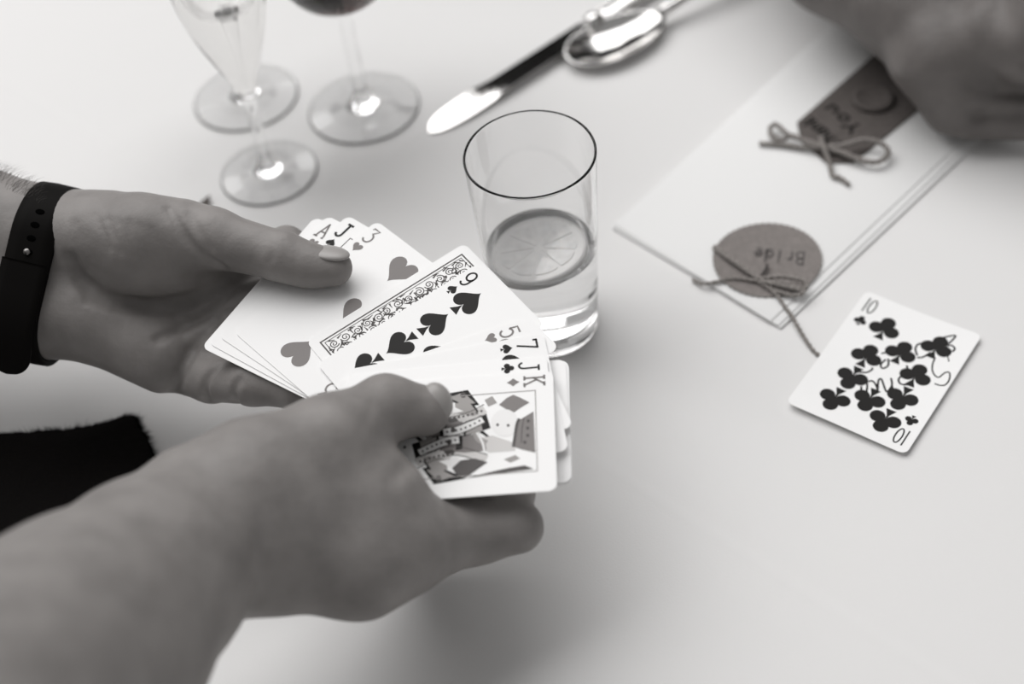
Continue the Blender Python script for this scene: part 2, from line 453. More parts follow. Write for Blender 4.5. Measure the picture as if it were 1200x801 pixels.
def place_card(label, centre, az, tilt, rank=None, suit=None, group=None, bend=None, name='playing_card', glyph_ink=None, pip_ink=None):
    R3 = rotm(*tilt) @ Matrix.Rotation(math.radians(az), 3, 'Z')
    root = thing(name, label, 'playing card', centre, group)
    root.rotation_euler = R3.to_euler()
    out = card_outline(); n = len(out)
    if bend is None:
        V = [(*p, CT / 2) for p in out] + [(*p, -CT / 2) for p in out]
        Fc = [list(range(n)), list(range(n, 2 * n))[::-1]] + [(i, n + i, n + (i + 1) % n, (i + 1) % n) for i in range(n)]
        zf = lambda x, y: 0.0
    else:
        zf = bend
        gx, gy = 12, 16; V = []; Fc = []
        def sq(u, v):                          # square grid pressed into the rounded outline
            x, y = u * CW / 2, v * CH / 2; r = 3.6
            ex, ey = abs(x) - (CW / 2 - r), abs(y) - (CH / 2 - r)
            if ex > 0 and ey > 0:
                L = math.hypot(ex, ey); m = max(ex, ey); f = m / L
                x = math.copysign(CW / 2 - r + ex * f, x); y = math.copysign(CH / 2 - r + ey * f, y)
            return x, y
        xs = [-1, -.965, -.93, -.9] + list(np.linspace(-.88, .88, gx)) + [.9, .93, .965, 1]
        ys = [-1, -.975, -.95, -.92] + list(np.linspace(-.9, .9, gy)) + [.92, .95, .975, 1]
        for zz in (CT / 2, -CT / 2):
            for a in ys:
                for b in xs:
                    x, y = sq(b, a); V.append((x, y, zz + zf(x, y)))
        nx, ny = len(xs), len(ys); off = nx * ny
        for j in range(ny - 1):
            for i in range(nx - 1):
                q = [j * nx + i, j * nx + i + 1, (j + 1) * nx + i + 1, (j + 1) * nx + i]
                Fc.append(q); Fc.append([k + off for k in q[::-1]])
        rim = [i for i in range(nx)] + [j * nx + nx - 1 for j in range(1, ny)] + [(ny - 1) * nx + i for i in range(nx - 2, -1, -1)] + [j * nx for j in range(ny - 2, 0, -1)]
        for k in range(len(rim)):
            a, b = rim[k], rim[(k + 1) % len(rim)]; Fc.append([b, a, a + off, b + off])
    link_mesh('card_stock', V, Fc, M['card'], root)
    def put(mb, nm, m):
        if bend is not None:
            mb.v = [[x, y, z + zf(x, y)] for x, y, z in mb.v]
        o = mb.build(nm, m, root); o.location = (0, 0, ZP / 1000); return o
    if rank is None: return root, put
    ink = M[INK[suit]]
    gi = M[glyph_ink] if glyph_ink else ink
    for sgn in (1, -1):
        mb = MB(); cx, cy = sgn * (-CW / 2 + (6.6 if rank == '10' else 4.9)), sgn * (CH / 2 - (8.9 if rank == '10' else 8.2))
        if rank == '10':
            glyph(mb, '1', cx - sgn * 2.3, cy, 6.5, 9.6, 0.75, sgn); glyph(mb, '0', cx + sgn * 1.1, cy, 8.5, 9.6, 0.75, sgn)
        else: glyph(mb, rank, cx, cy, 8.2, 8.6, 1.25 if (rank, suit) == ('J', 'spade') else 0.95, sgn)
        put(mb, 'corner_index', gi)
        mb = pip_mesh(suit, 6.6 if rank == '10' else 5.6); mb.v = [[cx + sgn * (x + (0 if rank == '10' else 0.1)), cy - sgn * (11.5 if rank == '10' else 9.2) + sgn * y, z] for x, y, z in mb.v]
        put(mb, 'corner_pip', ink)
    ps = 16 if rank != 'A' else 24
    if rank == '10': ps = 15.8
    pips = PIPROWS.get(rank, [])
    proto = None
    for (x, y) in pips:
        if proto is None or bend is not None:
            mb = pip_mesh(suit, ps)
            if bend is not None:
                sg = 1 if y >= 0 else -1
                mb.v = [[x + sg * a, y + sg * b, z] for a, b, z in mb.v]; put(mb, 'pip', ink); continue
            proto = mb.build('pip', ink, root); o = proto
        else:
            o = bpy.data.objects.new('pip', proto.data); COL.objects.link(o); o.parent = root
        o.location = (x / 1000, y / 1000, ZP / 1000); o.rotation_euler = (0, 0, 0 if y > -5 else math.pi)
    return root, put
def centre_from_corner(px, z, az, tilt, corner=(-1, 1)):   # where the centre lies when this corner sits at a known place
    R3 = np.array(rotm(*tilt) @ Matrix.Rotation(math.radians(az), 3, 'Z'))
    return P(*px, z) - R3 @ np.array([corner[0] * CW / 2, corner[1] * CH / 2, 0])

TILT = (5.5, -1.0)
RT = np.array(rotm(*TILT)); NRM = RT @ np.array([0, 0, 1.0])
BASE = np.array([-55.0, 480.0, 86.5])         # the plane of the fanned packet
def onplane(px, layer, base=None, nrm=None):
    if base is None: base, nrm = BASE, NRM
    d = P(*px, 0) - _eye; o = base + nrm * layer * 0.42
    return _eye + d * (((o - _eye) @ nrm) / (d @ nrm))
TILT2 = (2.0, -1.0)                           # the two court cards on top ride up over the fingertips
BASE2 = onplane((648, 434), 11); NRM2 = np.array(rotm(*TILT2)) @ np.array([0, 0, 1.0])
def fan(label, corner_px, az, layer, corner=(-1, 1), tilt=TILT, **kw):
    R3 = np.array(rotm(*tilt)) @ np.array(Matrix.Rotation(math.radians(az), 3, 'Z'))
    pl = (BASE2, NRM2) if tilt is TILT2 else (None, None)
    c = onplane(corner_px, layer, *pl) - R3 @ np.array([corner[0] * CW / 2, corner[1] * CH / 2, 0])
    r = place_card(label, c, az, tilt, **kw)
    return r, R3, c
def to_card(px, R3, c):                       # a point of the printed face in the card's own millimetres
    d = P(*px, 0) - _eye; nrm = R3[:, 2]; o = c + nrm * ZP
    q = _eye + d * (((o - _eye) @ nrm) / (d @ nrm))
    return (R3.T @ (q - c))[:2]
FANCARDS = 'cards fanned between the two hands'
for i, px in enumerate([(667, 424), (666, 422), (663, 421)]):
    fan(['lowest plain card of the right packet, only its white edge showing', 'middle plain card under the king, edge just inside the lowest', 'upper plain card under the king of diamonds, white edge showing'][i], px, -97 + 0.8 * i, -3 + i, group=FANCARDS)
fan('bottom card of the left fan, white corner nearest the palm', (236, 407), -38.4, 0, corner=(-1, -1), group=FANCARDS)
fan('ace of hearts peeking out left of the thumbnail', (244, 402), -40.8, 1, corner=(-1, -1), rank='A', suit='heart', group=FANCARDS)
(r_, put), R3, c = fan('jack of spades between the ace and the three, behind the thumb', (256, 394), -45.4, 2, corner=(-1, -1), rank='J', suit='spade', group=FANCARDS)
mb = MB(); stroke(mb, [(-20.5, -34), (-20.5, 34), (20.5, 34), (20.5, -34), (-20.5, -34)], 0.45); put(mb, 'frame_line', M['dark_ink'])
fan('three of hearts lying under the left thumb', (274, 389), -52.0, 3, corner=(-1, -1), rank='3', suit='heart', group=FANCARDS)
(r_, put), R3b, cb = fan('face down card showing a strip of scrolled grey back pattern', (544, 285), -60.2, 4, group=FANCARDS)
# printed back: double border and scrolls
mb = MB(); bw, bh = 26.6, 39.2
stroke(mb, [(-bw, -bh), (-bw, bh), (bw, bh), (bw, -bh), (-bw, -bh)], 0.7)
put(mb, 'back_border', M['dark_ink'])
mb = MB(); stroke(mb, [(-bw + 1.5, -bh + 1.5), (-bw + 1.5, bh - 1.5), (bw - 1.5, bh - 1.5), (bw - 1.5, -bh + 1.5), (-bw + 1.5, -bh + 1.5)], 0.35)
put(mb, 'back_border', M['dark_ink'])
mb = MB()
def spiral(cx, cy, r, turns, a0, hand, w):
    n = int(16 * turns); pts = []
    for k in range(n + 1):
        t = k / n; a = a0 + hand * 2 * math.pi * turns * t; q = r * (1 - 0.86 * t)
        pts.append((cx + q * math.cos(a), cy + q * math.sin(a)))
    ribbon(mb, pts, np.linspace(w, w * 0.8, n + 1))
for x in np.arange(-21.6, 21.7, 4.8):
    for iy, y in enumerate(np.arange(-34.2, 34.3, 5.7)):
        hd = 1 if (iy + int(round(x))) % 2 else -1
        jx, jy = random.uniform(-.5, .5), random.uniform(-.6, .6)
        spiral(x + jx, y + jy, random.uniform(2.0, 2.7), 1.7, random.uniform(0, 6.28), hd, 0.52)
        for k in range(5):
            a = random.uniform(0, 6.28); q = random.uniform(2.6, 3.4)
            bx, by = x + q * math.cos(a) * .8, y + q * math.sin(a); b = a + 1.57 + random.uniform(-.6, .6)
            p = catmull([(bx - 1.5 * math.cos(b), by - 1.5 * math.sin(b)), (bx + .5 * math.cos(a), by + .5 * math.sin(a)), (bx + 1.6 * math.cos(b - .6), by + 1.6 * math.sin(b - .6))], 4)
            ribbon(mb, p, np.linspace(0.2, 0.95, len(p)))
put(mb, 'back_scrollwork', M['dark_ink'])
fan('nine of spades in the middle of the fan beside the patterned strip', (559, 309), -60.2, 5, rank='9', suit='spade', group=FANCARDS)
fan('five of hearts just below the nine at the right edge', (613, 372.5), -76.8, 6, rank='5', suit='heart', group=FANCARDS)
fan('seven of spades between the five and the jack at the right edge', (637, 390), -87.5, 7, rank='7', suit='spade', group=FANCARDS)
fan('jack of clubs just above the king of diamonds', (641, 417), -94, -1, tilt=TILT2, rank='J', suit='club', group=FANCARDS)
(kroot, put), RK, ck = fan('king of diamonds court card on top, under the right thumb', (648, 434), -95.5, 0, tilt=TILT2, rank='K', suit='diamond', group=FANCARDS)
# court picture, drawn on the upper half and turned about the centre for the lower half
def zk(x, y): return (460 + x / 4.45, 420 + y / 4.45)
layers = {}
def court(m, pts, w=None, curve=False):
    p = np.array([to_card(zk(*q), RK, ck) for q in pts])
    if curve: p = catmull(p, 6)
    layers.setdefault(m, []).append((p, w))
court('pale_ink', [(430, 420), (520, 400), (640, 440), (640, 480), (500, 490)])
court('mid_ink', [(480, 215), (520, 195), (545, 230), (500, 250)], curve=False)
court('red_ink', [(735, 275), (660, 320), (640, 380), (632, 460), (680, 475), (745, 490)])
court('dark_ink', [(660, 312), (648, 345), (636, 420), (630, 460)], 16, True)
court('dark_ink', [(685, 310), (675, 370), (672, 440)], 5, True)
for q in [(708, 325), (705, 362), (705, 400), (690, 436)]: court('dark_ink', disc(q, 9, 8))
court('white_ink', disc((585, 335), 72, 20))
court('dark_ink', disc((548, 345), 8, 10)); court('dark_ink', disc((603, 348), 8, 10))
court('pale_ink', [(575, 372), (582, 395), (572, 398)])
court('mid_ink', [(580, 525), (640, 502), (665, 520), (615, 542)])
court('dark_ink', [(470, 600), (600, 570), (690, 556), (735, 575), (600, 592), (380, 625)])
# robe
court('red_ink', [(240, 470), (330, 400), (430, 395), (485, 440), (490, 480), (380, 490), (250, 480)])
court('black_ink', [(100, 445), (240, 400), (250, 460), (230, 480), (120, 520)])
court('black_ink', [(330, 405), (365, 400), (365, 470), (330, 478)])
court('mid_ink', [(140, 430), (230, 408), (225, 455), (150, 470)])
court('pale_ink', [(265, 420), (300, 400), (325, 430), (320, 465), (275, 470)])
court('dark_ink', disc((295, 435), 14, 10))
court('mid_ink', [(325, 235), (390, 215), (450, 290), (420, 300), (330, 285)])
court('black_ink', [(375, 208), (400, 205), (450, 275), (432, 285)])
court('pale_ink', [(330, 265), (395, 285), (440, 300), (400, 320), (280, 330)])
court('dark_ink', [(285, 318), (330, 305), (345, 325), (300, 335)])
court('white_ink', [(265, 385), (350, 370), (470, 315)], 46, True)
court('dark_ink', [(262, 362), (350, 348), (462, 296)], 5, True); court('dark_ink', [(272, 408), (355, 392), (482, 336)], 5, True)
for k in range(8): court('dark_ink', disc((285 + 24 * k, 382 - 2 * k - 0.9 * k * k), 6, 8))
court('mid_ink', [(425, 370), (450, 420), (490, 440)], 34, True); court('white_ink', [(440, 385), (470, 440), (480, 490)], 12, True)
court('black_ink', [(445, 350), (505, 405), (490, 408), (455, 385)])
court('pale_ink', [(125, 545), (210, 505), (330, 480), (490, 525)], 50, True)
court('dark_ink', [(118, 520), (205, 482), (330, 458), (495, 500)], 5, True); court('dark_ink', [(130, 572), (215, 530), (335, 503), (480, 545)], 5, True)
for k in range(8): court('dark_ink', disc((145 + 24 * k, 536 - 9 * k + 0.5 * k * k), 7, 8))
court('white_ink', [(240, 535), (340, 515), (350, 530), (300, 565)])
court('mid_ink', disc((292, 535), 14, 8))
court('dark_ink', [(355, 530), (430, 520), (495, 540), (380, 622), (330, 600), (310, 570)])
for k in range(4): court('mid_ink', [(345 + 22 * k, 590 - 12 * k), (420 + 18 * k, 540 - 4 * k)], 6)
court('black_ink', [(155, 570), (230, 560), (330, 600), (380, 625), (300, 640), (215, 655)])
court('mid_ink', [(175, 580), (240, 572), (320, 612), (240, 640)])
court('dark_ink', disc((240, 625), 16, 10))
court('red_ink', [(555, 240), (595, 205), (630, 188), (670, 205), (715, 228), (670, 255), (630, 282), (590, 262)])
# keep the drawing order by giving each colour pass its own height
def court_draw():
    zz = {'pale_ink': 0.0, 'red_ink': 0.01, 'mid_ink': 0.02, 'black_ink': 0.012, 'white_ink': 0.03, 'dark_ink': 0.04}
    names = {'pale_ink': 'court_pale_print', 'red_ink': 'court_grey_print', 'mid_ink': 'court_mid_print', 'black_ink': 'court_black_print', 'white_ink': 'court_white_print', 'dark_ink': 'court_line_print'}
    for m, lst in layers.items():
        mb = MB()
        for s in (1, -1):
            for k, (p, w) in enumerate(lst):
                z = zz[m] + 0.0002 * k
                if w is None: poly(mb, p * s, z)
                elif len(p) > 4: ribbon(mb, p * s, w / 4.45 * 0.36, z)
                else: stroke(mb, p * s, w / 4.45 * 0.36, z)
        put(mb, names[m], M[m])
court_draw()
fr = np.array([to_card((626, 455), RK, ck), to_card((631, 549), RK, ck)])
fx = (abs(fr[0][0]) + abs(fr[1][0])) / 2; fy = (fr[0][1] + fr[1][1]) / 2
mb = MB(); stroke(mb, [(-fx, -fy), (-fx, fy), (fx, fy), (fx, -fy), (-fx, -fy)], 0.4, 0.05); put(mb, 'frame_line', M['mid_ink'])

# the signed ten of clubs on the cloth, one long side slightly sprung off the table
TENC = np.array([181.1, 490.0, 0.0])
ten_az = -40.6
cz = [(1016, 344), (1151, 393), (1060, 533), (920, 476)]
ten_c = sum(P(u, v, 1.0) for u, v in cz) / 4
bend10 = lambda x, y: 1.5 * math.exp(-((y + 44) / 16.0) ** 2) * (0.45 + 0.55 * math.cos((x + 6) / 17.0)) + 0.9 * (x / 31.5) ** 2
(troot, tput) = place_card('ten of clubs with a handwritten signature, alone on the tablecloth at the right', ten_c + np.array([0, 0, 0.45]), ten_az, (0, 0), rank='10', suit='club', bend=bend10)
RT10 = np.array(Matrix.Rotation(math.radians(ten_az), 3, 'Z'))
mb = MB()
def sg(pts, w=1.0):
    p = [to_card((970 + x / 5.72, 360 + y / 5.72), RT10, ten_c + np.array([0, 0, 0.8])) for x, y in pts]
    ribbon(mb, catmull(p, 6), w)
sg([(720, 335), (702, 385), (705, 435), (740, 470), (785, 440), (815, 440), (815, 485), (790, 520), (755, 525), (715, 512)], 0.8)
sg([(740, 210), (785, 198), (855, 188), (830, 225), (795, 255), (830, 255), (850, 275), (835, 295), (770, 282)])
sg([(800, 300), (812, 365)], 0.6)
sg([(640, 235), (605, 245), (588, 275), (600, 320)]); sg([(600, 335), (640, 330), (690, 300)])
sg([(530, 385), (540, 430), (545, 470)]); sg([(500, 450), (475, 480), (490, 510), (545, 518)])
sg([(265, 495), (300, 490), (325, 520), (335, 555)]); sg([(335, 555), (340, 490), (360, 478), (385, 545), (400, 560), (430, 520), (425, 470)])
sg([(430, 520), (440, 550), (450, 570)]); sg([(200, 430), (260, 432), (295, 415), (300, 400)])
sg([(360, 305), (390, 300)]); sg([(405, 340), (405, 385), (370, 405), (355, 380), (390, 345)])
sg([(225, 525), (228, 565), (255, 570), (265, 530), (262, 500)])
tput(mb, 'signature', M['black_ink'])

# ------------------------------------------------------------------ glasses
def glass_thing(label, centre, group=None, name='wine_glass'): return thing(name, label, 'glass', centre, group)
def smooth_prof(pts, n=5): return [tuple(p) for p in catmull(pts, n)]
# tumbler
tb = P(643, 379)
tum = thing('water_tumbler', 'clear straight tumbler half full of water with a lemon slice', 'glass', tb)
RB, RTOP, HT, WL = 26.0, 31.6, 118.0, 1.25
ro = lambda z: RB + (RTOP - RB) * z / HT
prof = [(0, 0.6), (RB - 5, 0.6), (RB - 3, 0.2), (RB - 1, 0.8), (RB, 3)] + [(ro(z), z) for z in (20, 45, 70, 95, HT - 1)] + \
       [(ro(HT) - WL * .3, HT - .15), (ro(HT) - WL * .7, HT - .15), (ro(HT) - WL, HT - 1)] + [(ro(z) - WL, z) for z in (95, 70, 45, 20, 15)] + [(RB - 4, 11.5), (RB - 9, 10.5), (0, 10.2)]
mb = MB(); mb.lathe(prof, 96, True); mb.build('glass_body', M['glass'], tum, True)
LV = 57.0
ri = lambda z: ro(z) - WL + 0.12
prof = [(0, 10.1), (RB - 9, 10.4), (RB - 3.9, 11.4)] + [(ri(z), z) for z in (15, 20, 35, 50, LV)] + [(ri(LV) - 0.8, LV - 0.6), (0, LV - 0.7)]
mb = MB(); mb.lathe(prof, 96, True); o = mb.build('water', M['water'], None, True); o.location = W(tb)
tag(o, 'still water half filling the straight tumbler', 'water')
# lemon slice floating at the surface
lem = thing('lemon_slice', 'round lemon slice floating in the tumbler of water', 'lemon', tb + np.array([-0.5, 0, LV - 4.2]))
lem.rotation_euler = (math.radians(-7), math.radians(-6), 0.3)
LR = 24.2
mb = MB(); mb.lathe([(LR - 1.6, -2.4), (LR, -1.8), (LR, 1.8), (LR - 1.6, 2.4), (LR - 1.6, -2.4)], 64); mb.build('rind', M['rind'], lem, True)
mb = MB(); mb.lathe([(0, -2.2), (LR - 1.7, -2.2), (LR - 1.7, 2.2), (0, 2.2)], 64); mb.build('pith', M['pith'], lem)
for k in range(9):
    a0 = 2 * math.pi * k / 9 + 0.05; a1 = 2 * math.pi * (k + 1) / 9 - 0.05
    pts = [(2.5 * math.cos((a0 + a1) / 2), 2.5 * math.sin((a0 + a1) / 2))] + [((LR - 5 + .6 * math.sin(3.14 * q / 6)) * math.cos(a0 + (a1 - a0) * q / 6), (LR - 5 + .6 * math.sin(3.14 * q / 6)) * math.sin(a0 + (a1 - a0) * q / 6)) for q in range(7)]
    n = len(pts); mb = MB()
    mb.add([(*p, 2.7) for p in pts] + [(*p, -2.7) for p in pts], [list(range(n)), list(range(n, 2 * n))[::-1]] + [(i, n + i, n + (i + 1) % n, (i + 1) % n) for i in range(n)])
    mb.build('segment', M['lemon'], lem)

def stemware(label, centre, rbase, stem_r, stem_top, bowl, fill=None, group=None):
    t = glass_thing(label, centre, group)
    base = [(0, 0.4), (rbase - 1, 0.4), (rbase, 1.0), (rbase - 1, 1.9), (rbase * .6, 3.0), (rbase * .3, 5.0), (stem_r * 1.6, 9), (stem_r, 16), (stem_r, (16 + stem_top) / 2)]
    mb = MB(); mb.lathe([(0, 0.4)] + base[1:] + [(stem_r, stem_top - 12), (stem_r * 1.25, stem_top - 4), (stem_r * 1.6, stem_top - .3), (0, stem_top + 0.2)], 64, True)
    mb.build('foot_and_stem', M['glass'], t, True)
    out = smooth_prof([(stem_r * 1.5, stem_top - .6)] + bowl, 6)
    th = 1.1
    inn = [(max(r - th, 0), z) for r, z in out if r > stem_r * 1.5 + 1.0]
    ztop = out[-1][1]
    i0 = inn[0]
    prof = [(0, stem_top - .6)] + out + [(out[-1][0] - th * .5, ztop + .4)] + inn[::-1] + [(0, i0[1] - 0.2)]
    mb = MB(); mb.lathe(prof, 64, True); mb.build('bowl', M['glass'], t, True)
    if fill:
        m, lvl, nm, lab = fill
        w = [(r + 0.1, z) for r, z in inn if z < lvl]
        pr = [(0, i0[1] - 0.25)] + w + [(w[-1][0] - 0.4, lvl), (0, lvl)]
        mb = MB(); mb.lathe(pr, 64, True); o = mb.build(nm, M[m], None, True); o.location = W(centre)
        tag(o, lab, 'drink')
    return t
fc = P(316, 204)
# flute: the bowl narrows to a long solid foot
stemware('slender champagne flute at the upper left, foot nearest the left thumb', fc, 29.0, 3.4, 60.0,
         [(8.5, 72), (14.5, 88), (20.0, 104), (24.5, 124), (27.0, 150), (27.0, 180), (24.5, 215)],
         ('sparkling', 190.0, 'sparkling_wine', 'pale sparkling wine in the slender flute'), 'stemmed glasses on the table')
stemware('red wine glass with a broad foot between the flute and the knife', P(427, 128), 34.5, 4.0, 78.0,
         [(14, 80), (26, 88), (35, 104), (39.5, 124), (39, 148), (34, 175)],
         ('red_wine', 118.0, 'red_wine', 'dark red wine at the bottom of the broad glass'), 'stemmed glasses on the table')
stemware('white wine glass standing behind the flute, only its foot clear', P(289, 116), 33.0, 3.6, 88.0,
         [(13, 90), (24, 100), (31, 118), (34, 138), (33, 160), (29, 186)], None, 'stemmed glasses on the table')

# ------------------------------------------------------------------ cutlery
def frame_on(o, a, b, z):                     # local +x runs from a to b on the table
    d = b - a; o.location = W((a[0], a[1], z)); o.rotation_euler = (0, 0, math.atan2(d[1], d[0])); return np.linalg.norm(d[:2])
ka, kb = P(502, 152, 3), P(690, 33, 3)
kn = thing('table_knife', 'steel table knife, bright tip pointing at the tumbler', 'knife')
BL = frame_on(kn, ka, kb, 0)
mb = MB(); xs = np.linspace(0, 1, 26); V = []; Fc = []
for i, x in enumerate(xs):
    X = x * BL
    up = 9.4 * min(1, math.sqrt(max(0, 1 - (1 - min(x / .16, 1)) ** 2))) * (1 - 0.06 * x)
    lo = -9.4 * min(1, math.sqrt(max(0, 1 - (1 - min(x / .30, 1)) ** 2))) * (1 - 0.05 * x)
    if x == 0: up, lo = 0.4, -0.4
    zc = 3.0 + 1.6 * x - (1.9 * (1 - x / .4) ** 2 if x < .4 else 0); h_ = min(1, max(0, (x - .30) / .14)); rl = math.radians(12) * h_ * h_ * (3 - 2 * h_)
    for s in np.linspace(lo, up, 9):
        e = (s - (up + lo) / 2) / max((up - lo) / 2, .1)
        V.append((X, s, zc + 1.1 * (1 - e * e) ** .7 * 0.08 - s * math.tan(rl)))
    for s in np.linspace(up, lo, 9):
        V.append((X, s, zc - 0.35 - s * math.tan(rl)))
for i in range(len(xs) - 1):
    for k in range(18):
        a = i * 18; b = (i + 1) * 18; Fc.append((a + k, b + k, b + (k + 1) % 18, a + (k + 1) % 18))
Fc.append(list(range(18))); Fc.append(list(range((len(xs) - 1) * 18, len(xs) * 18))[::-1])
mb.add(V, Fc); mb.build('blade', M['steel'], kn)
mb = MB(); pts = [(BL - 1, 0, 4.3), (BL + 1.5, 0, 4.6), (BL + 5, 0, 4.8), (BL + 8, 0, 4.8), (BL + 10, 0, 4.8)]
mb.tube(pts, [5.0, 6.6, 7.2, 6.2, 5.2], 20); o = mb.build('bolster', M['steel'], kn, True); 
mb = MB(); pts = [(BL + 9.5 + x, 0, 4.6 - 0.004 * x) for x in np.linspace(0, 95, 14)]
mb.tube(pts, [5.6, 6.4, 6.8, 7, 7.2, 7.4, 7.6, 7.8, 8.0, 8.3, 8.5, 8.2, 7, 3.5], 20)
for v in mb.v: v[2] = 4.4 + (v[2] - 4.4) * 0.58
mb.build('handle', M['steel'], kn, True)
mb = MB()
for k in range(26):
    x = BL + 13 + k * 3.2
    for s in (-1, 1): mb.add([(x + 1.2 * math.cos(a), s * (4.6 + .045 * k) + 1.2 * math.sin(a), 7.2 + .03 * k) for a in np.linspace(0, 2 * math.pi, 8)[:-1]] + [(x, s * (4.6 + .045 * k), 8.4 + .03 * k)], [(i, (i + 1) % 7, 7) for i in range(7)])
o = mb.build('beading', M['steel'], kn, True); o['kind'] = 'stuff'

sa, sb = P(666, 76, 3), P(777, 24, 3)
sp = thing('dessert_spoon', 'steel spoon beside the knife, bowl facing up', 'spoon')
SL = frame_on(sp, sa, sb, 0)
nu, nv = 28, 24; V = []; Fc = []
def spoon_z(e): return 1.1 + 7.0 * e ** 2.2
for side in (0, 1):
    for j in range(nv + 1):
        q = j / nv
        for i in range(nu):
            a = 2 * math.pi * i / nu
            L2 = SL / 2
            x = L2 + q * L2 * math.cos(a); y = q * 20.5 * math.sin(a) * (1 - 0.14 * math.cos(a))
            V.append((x, y, spoon_z(q) + (0 if side == 0 else -1.0) + 0.02 * (x - L2) * q))
off = (nv + 1) * nu
for j in range(nv):
    for i in range(nu):
        q = (j * nu + i, (j + 1) * nu + i, (j + 1) * nu + (i + 1) % nu, j * nu + (i + 1) % nu)
        Fc.append(q); Fc.append([k + off for k in q[::-1]])
for i in range(nu): Fc.append((nv * nu + i, nv * nu + i + off, nv * nu + (i + 1) % nu + off, nv * nu + (i + 1) % nu))
mb = MB(); mb.add(V, Fc); mb.build('spoon_bowl', M['steel'], sp, True)
mb = MB(); hx = np.linspace(0, 1, 16)
pts = [(SL - 3 + 120 * t, 0, 9 + 7 * math.sin(min(t * 2.2, 1) * 1.57) - 13 * max(0, t - .25)) for t in hx]
mb.tube(pts, [4.5, 3.8, 3.4, 3.2, 3.2, 3.3, 3.5, 3.8, 4.2, 4.8, 5.6, 6.4, 7.2, 7.6, 7, 3], 16); mb.build('handle', M['steel'], sp, True)

# ------------------------------------------------------------------ folded napkin, tags, twine
def slab_from(pxs, z0, z1, name, m, parent, r=0.36, hem=0.0):
    q = [P(u, v, z1) for u, v in pxs]; c = sum(q) / 4
    bm = bmesh.new()
    lo = [bm.verts.new((p[0] - c[0], p[1] - c[1], z0)) for p in q]; hi = [bm.verts.new((p[0] - c[0], p[1] - c[1], z1)) for p in q]
    bm.faces.new(lo[::-1]); bm.faces.new(hi)
    for i in range(4): bm.faces.new((lo[i], lo[(i + 1) % 4], hi[(i + 1) % 4], hi[i]))
    bmesh.ops.recalc_face_normals(bm, faces=bm.faces)
    bmesh.ops.bevel(bm, geom=list(bm.edges), offset=min(r, (z1 - z0) * .48), segments=3, affect='EDGES', profile=0.5)
    v = [tuple(x.co) for x in bm.verts]; bm.verts.index_update(); f = [[a.index for a in fc_.verts] for fc_ in bm.faces]; bm.free()
    o = link_mesh(name, np.array(v) + [c[0], c[1], 0], f, m, parent, True)
    return o
nap = thing('folded_napkin', 'white napkin folded into a long packet at the upper right', 'napkin', (0, 0, 0))
slab_from([(717, 266), (915, 384), (1160, 153), (975, 28)], 0.6, 1.4, 'lower_fold', M['napkin'], nap)
slab_from([(718, 264), (912, 381), (1152, 152), (978, 28)], 1.37, 2.1, 'middle_fold', M['napkin'], nap)
slab_from([(720, 262), (903, 376), (1140, 153), (980, 28)], 2.07, 2.8, 'upper_fold', M['napkin'], nap)
NZ = 2.9
def twine(name, pts, r, parent, n=8, strands=2):
    p = catmull(pts, n); L = np.r_[0, np.cumsum(np.linalg.norm(np.diff(p, axis=0), axis=1))]
    s = np.arange(0, L[-1], 0.8); p = np.stack([np.interp(s, L, p[:, i]) for i in range(3)], 1)
    t = np.gradient(p, axis=0); t /= np.linalg.norm(t, axis=1)[:, None] + 1e-9
    u = np.cross(t, [0, 0, 1.0]); u /= np.linalg.norm(u, axis=1)[:, None] + 1e-9; w = np.cross(t, u)
    mb = MB()
    for k in range(strands):
        a = s / 1.1 + 2 * math.pi * k / strands
        mb.tube(p + 0.52 * r * (np.cos(a)[:, None] * u + np.sin(a)[:, None] * w), r * 0.62, 6)
    return mb.build(name, M['twine'], parent, True)
def lettering(name, text, a, b, h, sw, z, parent, m, off=0.0):    # reads from a to b, lying flat at height z
    a = np.array(a[:2]); b = np.array(b[:2]); d = b - a; L = np.linalg.norm(d); d /= L; nrm = np.array([-d[1], d[0]])
    mb = MB(); stp = L / len(text)
    for i, ch in enumerate(text): glyph(mb, ch, (i + .5) * stp, 0, stp * 1.5, h, sw)
    mb.v = [[*(a + d * x + nrm * y), z] for x, y, _ in mb.v]
    return mb.build(name, m, parent)
# round scalloped place tag
pt = thing('place_tag', 'round scalloped kraft tag lettered Bride, tied at the napkin end', 'tag', (0, 0, 0))
tc_ = P(899, 303, NZ + 1); mb = MB(); n = 240
rim = [(tc_[0] + (28.6 + 0.4 * math.cos(52 * a)) * math.cos(a), tc_[1] + (27.8 + 0.4 * math.cos(52 * a)) * math.sin(a)) for a in np.linspace(0, 2 * math.pi, n + 1)[:-1]]
warp = lambda x, y: 0.9 * ((x - tc_[0]) / 28) ** 2
V = [(x, y, NZ + .7 + warp(x, y)) for x, y in rim] + [(x, y, NZ + .15 + warp(x, y)) for x, y in rim]
V += [(tc_[0], tc_[1], NZ + .7), (tc_[0], tc_[1], NZ + .15)]
mb.add(V, [(i, (i + 1) % n, 2 * n) for i in range(n)] + [(n + (i + 1) % n, n + i, 2 * n + 1) for i in range(n)] + [(i, n + i, n + (i + 1) % n, (i + 1) % n) for i in range(n)])
mb.build('tag_card', M['kraft'], pt)
lettering('lettering', 'Bride', P(944, 303, NZ + 1.4), P(882, 297, NZ + 1.4), 8.8, 0.9, NZ + 1.5, pt, M['dark_ink'])
z1 = NZ + 2.4
mb = MB(); mb.tube(catmull([P(893, 322, z1), P(898, 314, z1 + .6), P(899, 310, z1)], 4), [0.8] * 9, 8); mb.build('knot_end', M['dark_ink'], pt, True)
twine('twine', [P(836, 289, z1), P(855, 303, z1 + 1), P(884, 323, z1 + .4), P(891, 329, z1)], 1.5, pt)
